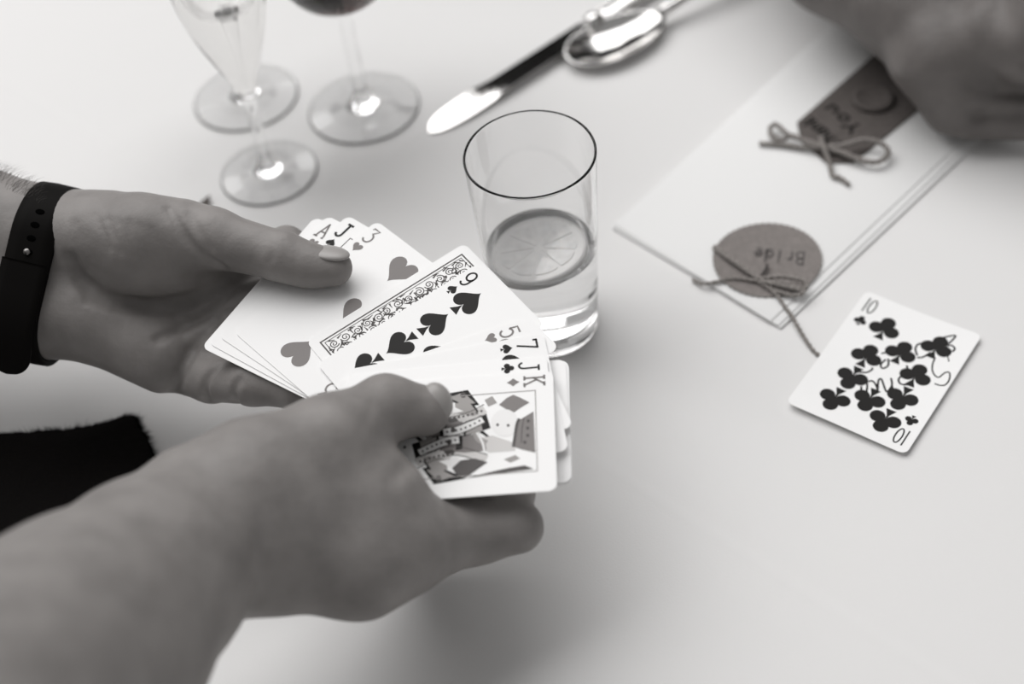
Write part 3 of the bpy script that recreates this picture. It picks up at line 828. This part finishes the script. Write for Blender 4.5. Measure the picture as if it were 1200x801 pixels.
twine('twine', [P(886, 327, z1 + .6), P(915, 324, z1 + 2.5), P(942, 329, z1 + 2), P(943, 338, z1 + 1), P(915, 331, z1 + 1), P(888, 329, z1)], 1.2, pt)
twine('twine', [P(888, 329, z1), P(908, 340, z1), P(930, 346, z1), P(941, 341, z1 + 1.4), P(905, 332, z1 + 2), P(890, 328, z1 + 1)], 1.1, pt)
twine('twine', [P(888, 329, z1), P(860, 326, z1 - .4), P(835, 331, NZ + 1.2), P(822, 332, 2.6), P(811, 327, 1.2)], 1.0, pt)
twine('twine', [P(890, 329, z1), P(908, 343, z1 - .2), P(919, 358, NZ + .9), P(929, 372, 2.8), P(940, 391, 2.2), P(952, 409, 1.2), P(962, 418, 1.0)], 1.0, pt)
# rectangular favour tag with a bow and a raised disc
ft = thing('favour_tag', 'oblong dark kraft tag with a raised disc and twine bow, upper right', 'tag', (0, 0, 0))
oz = NZ + .2
outl = [P(u, v, oz + .9)[:2] for u, v in [(1040, 50), (934, 143), (938, 163), (968, 190), (1000, 190), (1095, 112)]]
n = len(outl); mb = MB(); mb.add([(*p, oz + .9) for p in outl] + [(*p, oz) for p in outl], [list(range(n)), list(range(n, 2 * n))[::-1]] + [(i, n + i, n + (i + 1) % n, (i + 1) % n) for i in range(n)])
M['kraft_dark'] = mat('dark_kraft_card', (0.125, 0.112, 0.106), 0.9, spec=0.1, noise=(350, 0.12))
mb.build('tag_card', M['kraft_dark'], ft)
dc = P(1023, 113, oz + 4); mb = MB()
mb.lathe([(0, .9), (11.6, .9), (12, 1.6), (12, 3.6), (11.2, 4.4), (9.2, 4.3), (8.6, 3.7), (0, 3.6)], 40)
mb.v = [[x + dc[0], y + dc[1], z + oz] for x, y, z in mb.v]; mb.build('raised_disc', M['kraft_dark'], ft, True)
lettering('lettering', 'Thank', P(982, 172, oz + 1), P(943, 139, oz + 1), 8.0, 1.7, oz + 1.0, ft, M['black_ink'])
lettering('lettering', 'You', P(1005, 154, oz + 1), P(967, 124, oz + 1), 8.5, 1.8, oz + 1.0, ft, M['black_ink'])
b1 = oz + 2.6
twine('bow_twine', [P(972, 172, b1 + 2), P(990, 170, b1 + 4), P(1015, 164, b1 + 4), P(1036, 170, b1 + 3), P(1041, 181, b1 + 2), P(1028, 190, b1 + 1.5), P(1008, 187, b1 + 1.5), P(985, 178, b1 + 2), P(970, 173, b1 + 1)], 1.6, ft)
twine('bow_twine', [P(970, 173, b1 + 2), P(948, 166, b1 + 3), P(925, 158, b1 + 3), P(910, 146, b1 + 2), P(903, 150, b1 + 1.5), P(905, 160, b1 + 1), P(916, 164, b1 + 1), P(930, 159, b1 + 2), P(950, 170, b1 + 2), P(971, 174, b1 + 1.5)], 1.5, ft)
twine('bow_twine', [P(890, 168, b1 - 1), P(915, 169, b1 - .5), P(945, 173, b1), P(975, 174, b1 + 1), P(1000, 184, b1 + 1), P(1012, 186, b1)], 1.3, ft)
twine('bow_twine', [P(962, 160, b1 + 1), P(966, 174, b1 + 2.6), P(972, 190, b1 + .5), P(976, 206, b1 - 1), P(984, 208, b1 - 1), P(996, 217, b1 - 1.6)], 1.4, ft)

# ------------------------------------------------------------------ black fuzzy cloth at the left
edge = [(-120, 516), (-60, 511), (0, 507), (40, 505), (75, 503), (110, 498), (130, 493), (146, 487), (158, 488), (163, 500), (172, 512), (181, 536), (150, 600), (60, 660), (-120, 700)]
ring = []
for i, (a, b) in enumerate(zip(edge, edge[1:] + edge[:1])):
    m = 10 if i < 11 else 8
    for k in range(m):
        t = k / m; ring.append((a[0] + (b[0] - a[0]) * t + random.uniform(-.8, .8), a[1] + (b[1] - a[1]) * t + random.uniform(-1.0, .8)))
top = [P(u, v, 7.0) for u, v in ring]; cen = sum(top) / len(top); n = len(top)
V = [(p[0] + (p[0] - cen[0]) * .004, p[1] + (p[1] - cen[1]) * .004, 0.9) for p in top] + [(p[0], p[1], 5.6) for p in top] + [tuple(p + (cen - p) * .03 + [0, 0, 0.4]) for p in top] + [(cen[0], cen[1], 7.6)]
Fc = [(i, (i + 1) % n, n + (i + 1) % n, n + i) for i in range(n)] + [(n + i, n + (i + 1) % n, 2 * n + (i + 1) % n, 2 * n + i) for i in range(n)] + [(2 * n + i, 2 * n + (i + 1) % n, 3 * n) for i in range(n)] + [list(range(n))[::-1]]
bc = thing('black_cloth', 'black fleecy cloth with a frayed edge lying between the two arms', 'cloth', (0, 0, 0))
link_mesh('cloth_body', V, Fc, M['black_fabric'], bc, True)
mb = MB()
for i in range(2600):
    a = random.random() * 112; k = int(a); p = top[k] + (top[(k + 1) % n] - top[k]) * (a - k)
    d = p - cen; d[2] = 0; d /= np.linalg.norm(d); L = random.uniform(.8, 3.2); e = np.array([random.gauss(0, .5), random.gauss(0, .5), random.uniform(-.3, .6)])
    q = p - d * 0.8 + [0, 0, random.uniform(-3.5, .2)]; tip = q + (d + e) * L + d * .6; sd = np.cross(d, [0, 0, 1]) * .16
    mb.add([q - sd, q + sd, tip], [(0, 1, 2)]); mb.add([q - [0, 0, .16], q + [0, 0, .16], tip], [(0, 1, 2)])
o = mb.build('frayed_fibres', M['black_fabric'], bc); o['kind'] = 'stuff'
# ------------------------------------------------------------------ a stray petal on the cloth
mb = MB(); pc = P(240, 238, 1.0)
pr_ = [(-2.2, -4.5, .6), (0, -6, .5), (2.4, -3.5, 1.0), (3.0, 1, 1.8), (1.2, 5.2, 3.4), (-1.0, 3.2, 2.2), (-2.8, -.5, 1.2)]
mb.add([(x, y, z) for x, y, z in pr_] + [(x, y, z - .5) for x, y, z in pr_], [list(range(7)), list(range(7, 14))[::-1]] + [(i, 7 + i, 7 + (i + 1) % 7, (i + 1) % 7) for i in range(7)])
o = mb.build('petal', M['kraft_dark']); o.location = W(pc - np.array([0, 0, .9])); o.rotation_euler = (0, 0, -0.5)
tag(o, 'tiny dark dried petal on the tablecloth just behind the left thumb', 'petal')
#PEOPLE
# ------------------------------------------------------------------ the people
def oncard(u, v, r, side, layer=4, gap=0.3):   # a point whose sphere of radius r touches the packet from above (+1) or below (-1)
    d = P(u, v, 0) - _eye; o = BASE + NRM * (layer * 0.42 + side * (r + gap))
    return _eye + d * (((o - _eye) @ NRM) / (d @ NRM))
def ellip(name, c, ax, rad, m, parent, seg=20, rings=12):
    ax = [np.asarray(a, float) / np.linalg.norm(a) for a in ax]; V = []; Fc = []
    for j in range(rings + 1):
        th = math.pi * j / rings
        for i in range(seg):
            ph = 2 * math.pi * i / seg
            V.append(c + ax[0] * rad[0] * math.cos(th) + rad[1] * ax[1] * math.sin(th) * math.cos(ph) + rad[2] * ax[2] * math.sin(th) * math.sin(ph))
    for j in range(rings):
        for i in range(seg): Fc.append((j * seg + i, j * seg + (i + 1) % seg, (j + 1) * seg + (i + 1) % seg, (j + 1) * seg + i))
    return link_mesh(name, V, Fc, m, parent, True)

# --- the magician's left hand, palm up, thumb across the fan
LH = Body()
wu, wl = D(61, 282, 742), D(42, 358, 742)
fu, fl_ = D(-140, 236, 758), D(-160, 316, 758)
elbL = np.array([-452.0, 606.0, 128.0])
LH.cone(elbL + np.array([-50., -85, 110]), elbL, 44, 42, 10); LH.cone(elbL, fu, 44, 35, 12); LH.cone(elbL, fl_, 44, 35, 12)
LH.cone(fu, wu, 35, 23.5, 14); LH.cone(fl_, wl, 35, 23.5, 14)
LH.cone(wu, D(130, 277, 735), 23.5, 21, 12)
LH.cone(wl, D(100, 366, 738), 23, 20.5, 12)
LH.cone(D(90, 325, 748), D(240, 362, 746), 19, 12.5, 8)
LH.cone(D(95, 366, 739), D(192, 417, 738), 20.5, 18, 10)
LH.cone(D(150, 350, 752), D(228, 410, 747), 17, 13, 8)
LH.cone(D(112, 280, 733), D(168, 281, 726), 22.5, 21.5, 5)       # ball of the thumb
LH.cone(D(168, 281, 726), D(212, 277, 722), 21.5, 17, 5)
LH.cone(D(150, 305, 731), D(205, 303, 727), 19, 14.5, 5)
LH.chain([(D(205, 276, 724), 16.0), (D(248, 279, 718), 13.6), (oncard(330, 300, 11.3, 1, 4, 1.0), 11.3)], 6)
tipL = oncard(391, 313.5, 8.9, 1, 4)
LH.chain([(oncard(330, 300, 11.3, 1, 4, 1.0), 11.3), (oncard(352, 308, 10.0, 1), 10.0), (oncard(367, 312, 9.3, 1), 9.3), (tipL, 8.7)], 4)
def finger(B, pts, k=4): B.chain(pts, k)
LH.cone(D(190, 320, 738), D(255, 336, 738), 15, 12.5, 8)
finger(LH, [(D(255, 336, 738), 12.5), (oncard(336, 288, 9.2, -1, 0, 3), 9.2), (oncard(385, 318, 8.6, -1, 0), 8.6), (oncard(425, 338, 7.6, -1, 0), 7.6)])
finger(LH, [(D(248, 366, 741), 12.5), (oncard(330, 348, 10.3, -1, 0, 3), 10.3), (oncard(385, 372, 8.8, -1, 0), 8.8), (oncard(425, 398, 7.8, -1, 0), 7.8)])
finger(LH, [(D(234, 402, 739), 12.2), (oncard(315, 398, 10, -1, 0, 2.5), 10), (oncard(370, 425, 8.6, -1, 0), 8.6), (oncard(405, 428, 7.6, -1, 0), 7.6)])
finger(LH, [(D(212, 430, 739), 12.8), (D(248, 442, 729), 11.6), (oncard(296, 448, 10.2, -1, 0, 3), 10.2), (oncard(348, 455, 9.2, -1, 0, .5), 9.2), (oncard(385, 452, 7.6, -1, 0), 7.6)])
def crease(B, px, depth, width, n=5, near=450):
    pts = catmull([(u, v, 0) for u, v in px], n)[:, :2]
    B.groove([B.hit(u, v, near, 900) for u, v in pts], depth, width)
crease(LH, [(84, 305), (98, 332), (122, 350), (168, 356), (217, 351), (252, 338), (268, 325)], 5.5, 3.0)
crease(LH, [(102, 352), (150, 364), (205, 362), (240, 352)], 2.6, 1.9)
crease(LH, [(185, 397), (215, 383), (245, 365), (268, 342)], 3.4, 1.9)
crease(LH, [(200, 466), (212, 440), (229, 402), (252, 378)], 5, 2.4)
crease(LH, [(242, 470), (240, 452), (245, 440), (258, 427)], 4, 2.2)
crease(LH, [(276, 472), (274, 455), (280, 446)], 2.4, 1.8)
crease(LH, [(198, 243), (212, 268), (232, 294), (262, 314)], 2.6, 2.0)
crease(LH, [(222, 250), (232, 270), (246, 292)], 1.4, 1.8)
crease(LH, [(88, 262), (95, 290), (104, 315)], 0.8, 2.2)
for k in range(6): crease(LH, [(112 + 13 * k, 252 + 3 * k), (122 + 13 * k, 272 + 3 * k), (128 + 14 * k, 292 + 4 * k)], 0.8, 1.6, 3)
crease(LH, [(318, 276), (322, 292), (316, 308)], 0.8, 1.5)
crease(LH, [(326, 272), (333, 283)], 0.5, 1.2)

# --- the magician's right hand, thumb on the packet, fingers beneath
RH = Body()
elbR = D(-250, 1050, 375)
shL, shR = np.array([-575., 400, 370]), np.array([-385., 20, 430])
RH.cone(elbR + (shR - elbR) * .45, elbR, 46, 43, 10)
RH.cone(elbR, D(96, 751, 540), 47, 44.8, 10)
RH.cone(D(96, 751, 540), D(177, 674, 574), 44.8, 36.8, 8)
RH.cone(D(177, 674, 574), D(235, 622, 598), 36.8, 30, 8)
RH.cone(D(235, 622, 598), D(285, 600, 605), 30, 27, 10)
RH.cone(D(250, 600, 602), D(300, 562, 606), 27, 23.5, 10)
RH.cone(D(262, 640, 603), D(312, 642, 606), 24, 24.5, 10)
ipR = oncard(452, 478, 13.8, 1, 9, 4.0)
RH.chain([(D(300, 562, 606), 23.5), (D(385, 520, 620), 18.6), (ipR, 13.6)], 9)
RH.cone(ipR, oncard(498, 481, 11.0, 1, 9, 2.2), 13.6, 10.8, 5)
RH.cone(D(312, 642, 606), D(420, 652, 618), 24.5, 23.5, 10)
RH.cone(D(330, 600, 608), D(440, 588, 622), 25, 20, 12)
kn1 = D(470, 636, 625)
RH.cone(D(420, 652, 618), kn1, 23.5, 20, 10)
RH.cone(D(440, 588, 622), kn1, 18, 18, 10)
pipR = oncard(558, 622, 13.2, -1, -3, 1.0)
finger(RH, [(kn1, 19.0), (pipR, 13.2), (oncard(606, 617, 11.6, -1, -3), 11.4)], 6)
finger(RH, [(D(450, 655, 634), 18), (D(548, 628, 664), 12), (oncard(596, 575, 10.5, -1, -3, 1), 10.5), (oncard(600, 545, 9, -1, -3), 9)], 5)
finger(RH, [(D(425, 662, 640), 17), (D(520, 640, 684), 11.5), (oncard(570, 560, 10.2, -1, -3, 4), 10.2), (oncard(566, 530, 8.8, -1, -3), 8.8)], 5)
finger(RH, [(D(400, 665, 646), 15), (D(480, 650, 690), 10.5), (oncard(525, 560, 9, -1, -3, 6), 9), (oncard(520, 535, 8, -1, -3), 8)], 5)
crease(RH, [(300, 575), (308, 610), (300, 650), (285, 690)], 0.9, 4.0, 5, 350)
crease(RH, [(480, 540), (470, 552), (462, 560)], 1.6, 3, 4, 350)
crease(RH, [(425, 500), (432, 488), (436, 474)], 0.6, 2.2, 4, 350)
crease(RH, [(512, 600), (524, 625), (528, 650)], 0.6, 2.6, 4, 350)

VL, FL = LH.mesh(1.35); VR, FR = RH.mesh(1.7)
MAG_O = np.array([-500.0, 230.0, -TZ])
mag = thing('person', 'person in a black shirt and black watch holding the fanned cards with both hands', 'person', (0, 0, 0))
Vb, Fb = join_bodies([(VL, FL), (VR, FR)])
link_mesh('body', Vb, Fb, M['skin'], mag, True)
SH = Body()
hip = np.array([-560., 200, -260])
SH.cone(shL + [70, -60, -60], hip + [0, 100, 0], 100, 120, 60); SH.cone((shL + shR) / 2 + [-70, -10, -60], hip, 115, 130, 60); SH.cone(shR + [-90, 60, -70], hip + [0, -100, 0], 95, 120, 60)
SH.cone(shL, shR, 66, 62, 50)
SH.cone(shL, shL + (elbL - shL) * .66, 66, 54, 30); SH.cone(shR, shR + (elbR - shR) * .66, 62, 54, 30)
v, f = SH.mesh(6.0); link_mesh('black_shirt', v, f, M['shirt'], mag, True)
# nails
viewL = _eye - tipL; viewL /= np.linalg.norm(viewL)
axL = oncard(398, 314, 8.9, 1) - oncard(350, 304, 8.9, 1); axL /= np.linalg.norm(axL)
nl = 0.86 * _up + 0.45 * viewL; nl -= axL * (nl @ axL); nl /= np.linalg.norm(nl)
cl = D(387, 312, float((tipL - _eye) @ _fw))
ellip('thumbnail', cl + nl * 6.7, [axL, np.cross(axL, nl), nl], (9.4, 6.8, 2.3), M['nail'], mag)
tipR = oncard(498, 481, 11.0, 1, 9, 2.2)
viewR = _eye - tipR; viewR /= np.linalg.norm(viewR)
axR = oncard(520, 483, 10, 1, 9) - oncard(470, 478, 10, 1, 9); axR /= np.linalg.norm(axR)
nr = 0.62 * _up + 0.25 * viewR + 0.3 * _rt; nr -= axR * (nr @ axR); nr /= np.linalg.norm(nr)
nv = _up * .95 - _rt * .3; nv /= np.linalg.norm(nv); ns = np.cross(nv, _fw); ns /= np.linalg.norm(ns)
ellip('thumbnail', D(512, 471, float((tipR - _eye) @ _fw) - 1.5), [nv, ns, np.cross(nv, ns)], (8.6, 6.6, 6.6), M['nail'], mag)
# hair along the left forearm
mb = MB()
for i in range(300):
    u = random.uniform(-60, 46); sil = 192 + max(0, u) * 0.6 + min(0, u) * .45
    p = LH.hit(u, sil + random.uniform(2, 26), 650, 800)
    if LH.field(p[None])[0] > 0.6: continue
    L = random.uniform(3, 7.5); d = _rt * random.uniform(.3, 1.0) + _up * random.uniform(.35, .9) - _fw * random.uniform(-.2, .4); d /= np.linalg.norm(d)
    sd = np.cross(d, _fw) * .07; q = p + d * L * .5 + _up * .3; t_ = p + d * L + _rt * L * .25
    p = p - d * .8
    mb.add([p - sd, p + sd, q + sd * .7, q - sd * .7, t_], [(0, 1, 2, 3), (3, 2, 4)])
o = mb.build('arm_hair', M['hair'], mag); o['kind'] = 'stuff'

# --- the watch: rubber strap, pin and tucked tail on the inner side of the wrist
wt = thing('wristwatch', 'black rubber strapped watch around the left wrist', 'watch', (0, 0, 0))
wc = (wu + wl) / 2; ax = D(120, 338, 742) - D(-60, 295, 749); ax /= np.linalg.norm(ax)
ex = wu - wl; ex -= ax * (ex @ ax); hl = np.linalg.norm(ex) / 2; ex /= np.linalg.norm(ex); ey = np.cross(ax, ex)
if ey @ _fw > 0: ey = -ey                     # towards the viewer's side of the wrist
def stadium(r, n=24):
    out = []
    for k in range(n + 1): a = -math.pi / 2 + math.pi * k / n; out.append((hl + r * math.cos(a), r * math.sin(a)))
    for k in range(n + 1): a = math.pi / 2 + math.pi * k / n; out.append((-hl + r * math.cos(a), r * math.sin(a)))
    return out
r_in = 25.2
V = []; Fc = []
prof = [(-11.5, .5), (-10.8, 2.0), (-5, 2.5), (5, 2.5), (10.8, 2.0), (11.5, .5), (10.5, -1.6), (-10.5, -1.6)]
st = [stadium(r_in + q[1]) for q in prof]; n = len(st[0])
for i in range(n):
    for k, (a, _) in enumerate(prof):
        x, y = st[k][i]; V.append(wc + ax * (a + 1.5) + ex * x + ey * y)
m = len(prof)
for i in range(n):
    for k in range(m): Fc.append((i * m + k, i * m + (k + 1) % m, ((i + 1) % n) * m + (k + 1) % m, ((i + 1) % n) * m + k))
link_mesh('strap', V, Fc, M['rubber'], wt, True)
# tail: lies over the strap, leaves the wrist along the tangent and ends in a half round
path = [(hl * .25, r_in + 3.1), (-hl * .4, r_in + 3.2), (-hl, r_in + 3.2), (-hl - 9, r_in + 2.4), (-hl - 18, r_in + 0.4), (-hl - 27, r_in - 3.0), (-hl - 33.5, r_in - 6.2)]
pp = catmull([(a, b, 0) for a, b in path], 8); L = np.r_[0, np.cumsum(np.linalg.norm(np.diff(pp, axis=0), axis=1))]; V = []; Fc = []
W_ = 11.2
for i, q in enumerate(pp):
    rest = L[-1] - L[i]; w = W_ if rest > W_ else math.sqrt(max(0.02, W_ ** 2 - (W_ - rest) ** 2))
    for s in np.linspace(-1, 1, 7): V.append(wc + ax * (1.5 + s * w) + ex * q[0] + ey * (q[1] + .9 * (1 - .5 * s ** 4)))
    for s in np.linspace(1, -1, 7): V.append(wc + ax * (1.5 + s * w) + ex * q[0] + ey * (q[1] - .7))
for i in range(len(pp) - 1):
    for k in range(14): Fc.append((i * 14 + k, i * 14 + (k + 1) % 14, (i + 1) * 14 + (k + 1) % 14, (i + 1) * 14 + k))
Fc.append(list(range(14))); Fc.append(list(range((len(pp) - 1) * 14, len(pp) * 14))[::-1])
link_mesh('strap_tail', V, Fc, M['rubber'], wt, True)
M['hole_shade'] = mat('painted_hole_shade', (0.002, 0.002, 0.002), 1.0, spec=0.0)  # near-black paint standing in for the shade inside the strap holes
M['dull_steel'] = mat('dull_steel', (0.25, 0.24, 0.235), 0.4, metal=1.0)
for k, x in enumerate((hl + 12, hl + 5.5, hl - 1, hl - 7.5)):  # thin dark discs on the strap surface, shade painted, no openings cut
    yv = r_in + 2.55 if x < hl else math.sqrt(max(0, (r_in + 2.55) ** 2 - (x - hl) ** 2))
    nv_ = ey if x < hl else (ex * (x - hl) + ey * yv) / (r_in + 2.55)
    c = wc + ax * 1.5 + ex * x + ey * yv; ellip('hole_shade_disc', c, [ax, np.cross(ax, nv_), nv_], (2.3, 1.5, .25), M['hole_shade'], wt, 12, 6)
c = wc + ax * 1.0 + ex * (hl * .25 + 4.5) + ey * (r_in + 3.0); ellip('metal_pin', c, [ax, ex, ey], (1.7, 1.7, 0.9), M['dull_steel'], wt, 14, 8)
c = wc + ax * 1.5 - ey * (r_in + 6); mb = MB()
cs = []
for zz, g in ((-4, 0), (4, 0), (5.5, 2)):
    for k in range(28):
        a = 2 * math.pi * k / 28; e = 0.5
        x = (19 - g) * math.copysign(abs(math.cos(a)) ** e, math.cos(a)); y = (17 - g) * math.copysign(abs(math.sin(a)) ** e, math.sin(a))
        cs.append(c + ex * x + ax * y - ey * zz)
mb.add(cs, [(r * 28 + k, r * 28 + (k + 1) % 28, (r + 1) * 28 + (k + 1) % 28, (r + 1) * 28 + k) for r in (0, 1) for k in range(28)] + [list(range(28))[::-1], list(range(56, 84))])
mb.build('watch_case', M['rubber'], wt, True)

# --- the guest across the table, one hand resting on the napkin end
GH = Body()
elbG = np.array([185., 965, 120])
g0 = P(985, -55, 62)
GH.cone(elbG, g0, 46, 35, 10); GH.chain([(g0, 35), (P(1070, 10, 54), 30.5), (P(1112, 62, 46), 27)], 10)
GH.cone(P(1112, 62, 46), P(1128, 98, 33), 27, 20, 10); GH.cone(P(1100, 75, 42), P(1110, 122, 24), 25, 14.5, 10)
GH.cone(P(1128, 98, 33), P(1150, 60, 48), 20, 20, 10)
finger(GH, [(P(1140, 92, 40), 12.5), (P(1165, 95, 38), 10.5), (P(1245, 92, 36), 9.5)], 1.5)
finger(GH, [(P(1130, 115, 30), 11.5), (P(1160, 120, 28), 10), (P(1245, 122, 26), 9)], 1.5)
finger(GH, [(P(1110, 135, 19.5), 11), (P(1135, 143, 18), 9.8), (P(1200, 146, 17), 9)], 1.5)
GH.chain([(P(1160, 40, 62), 22), (P(1205, 52, 64), 17), (P(1260, 62, 60), 14)], 6)
elbG2 = np.array([520., 700, 130])
GH.cone(P(1250, 10, 80), elbG2, 28, 44, 8); GH.cone(P(1205, 52, 64), P(1250, 10, 80), 20, 28, 8)
crease(GH, [(1173, 71), (1190, 75), (1206, 78)], 6.0, 3.4, 4, 700); crease(GH, [(1140, 104), (1165, 108), (1200, 110)], 2.6, 2.8, 4, 700)
crease(GH, [(1135, 133), (1160, 134), (1195, 135)], 2.4, 2.8, 4, 700)
guest = thing('person', 'person in black across the table, hand resting on the napkin', 'person', (0, 0, 0))
v, f = GH.mesh(2.4); link_mesh('body', v, f, M['skin_dark'], guest, True)
SG = Body(); gR, gL = np.array([365., 1085, 360]), np.array([640., 765, 360]); gh = np.array([580., 1000, -220])
SG.cone(gR + [50, -30, -60], gh + [-60, 70, 0], 100, 115, 60); SG.cone((gL + gR) / 2 + [30, 30, -60], gh, 115, 125, 60); SG.cone(gL + [-20, 60, -60], gh + [70, -60, 0], 100, 115, 60)
SG.cone(gL, gR, 64, 64, 50); SG.cone(gR, elbG, 64, 54, 30); SG.cone(gL, elbG2, 64, 52, 30)
g2 = P(1250, 10, 80); SG.cone(elbG2, elbG2 + (g2 - elbG2) * .62, 52, 36, 20)
v, f = SG.mesh(7.0); link_mesh('black_shirt', v, f, M['shirt'], guest, True)

# --- unseen figure added past the far table edge to darken the knife reflection
BY = Body(); bx = np.array(tn(-1080, 1030, -320.0)); inn = np.array([*(-NDIR), 0.0]); sdv = np.array([*TDIR, 0.0]); up3 = np.array([0, 0, 1.0])
by = thing('person', 'unseen seated figure in black, added beyond the far table edge so the knife reflects dark', 'person', (0, 0, 0))
hd = bx + up3 * 880
BY.cone(hd - up3 * 35, hd + up3 * 35, 72, 82, 20); BY.cone(hd - up3 * 70 + inn * 25, hd - up3 * 10 + inn * 20, 48, 62, 20)
BY.cone(hd + inn * 88 - up3 * 8, hd + inn * 78 + up3 * 22, 13, 8, 12); BY.cone(hd - up3 * 60, hd - up3 * 190, 54, 60, 30)
for sg_ in (-1, 1):
    BY.cone(hd + sdv * sg_ * 82, hd + sdv * sg_ * 84 + up3 * 25, 9, 11, 8)
BY.groove([hd + inn * 84 + sdv * 24 - up3 * 46, hd + inn * 84 - sdv * 24 - up3 * 46], 4, 5)
for sg_ in (-1, 1): BY.groove([hd + inn * 80 + sdv * sg_ * 30 + up3 * 22, hd + inn * 80 + sdv * sg_ * 36 + up3 * 22], 9, 11)
v, f = BY.mesh(4.0); link_mesh('body', v, f, M['skin_dark'], by, True)
for sg_ in (-1, 1): ellip('eye', hd + inn * 70 + sdv * sg_ * 32 + up3 * 22, [inn, sdv, up3], (11, 11, 11), M['dark_ink'], by, 12, 8)
HB = Body(); HB.cone(hd + up3 * 48 - inn * 14, hd - inn * 40 - up3 * 10, 84, 70, 15); v, f = HB.mesh(7.0); link_mesh('hair', v, f, M['black_fabric'], by, True)
CB = Body(); sh_ = bx + up3 * 660
CB.cone(sh_ + sdv * 130 - up3 * 40, bx + sdv * 100 + up3 * 250, 105, 105, 60); CB.cone(sh_ - sdv * 130 - up3 * 40, bx - sdv * 100 + up3 * 250, 105, 105, 60)
CB.cone(bx + sdv * 60 + up3 * 250, bx - sdv * 60 + up3 * 150, 120, 125, 60)
for sg_ in (-1, 1):
    e_ = bx + sdv * sg_ * 300 + up3 * 330 - inn * 60
    CB.cone(sh_ + sdv * sg_ * 175, e_, 66, 52, 30); CB.cone(e_, bx + sdv * sg_ * 170 + up3 * 120 + inn * 60, 52, 48, 20)
v, f = CB.mesh(9.0); link_mesh('black_jacket', v, f, M['shirt'], by, True)
TB_ = Body()
for sg_ in (-1, 1):
    o_ = inn * (sg_ * 62 - 30)                 # sits sideways, knees along the table edge
    TB_.cone(bx + up3 * 100 + o_ * .8, bx + up3 * 80 - sdv * 430 + o_ - inn * 20, 88, 62, 30); TB_.cone(bx + up3 * 80 - sdv * 430 + o_ - inn * 20, bx - up3 * 350 - sdv * 400 + o_ - inn * 20, 62, 50, 20)
    TB_.cone(bx - up3 * 384 - sdv * 360 + o_ - inn * 20, bx - up3 * 388 - sdv * 530 + o_ - inn * 20, 42, 37, 12)
v, f = TB_.mesh(9.0); link_mesh('black_trousers', v, f, M['shirt'], by, True)
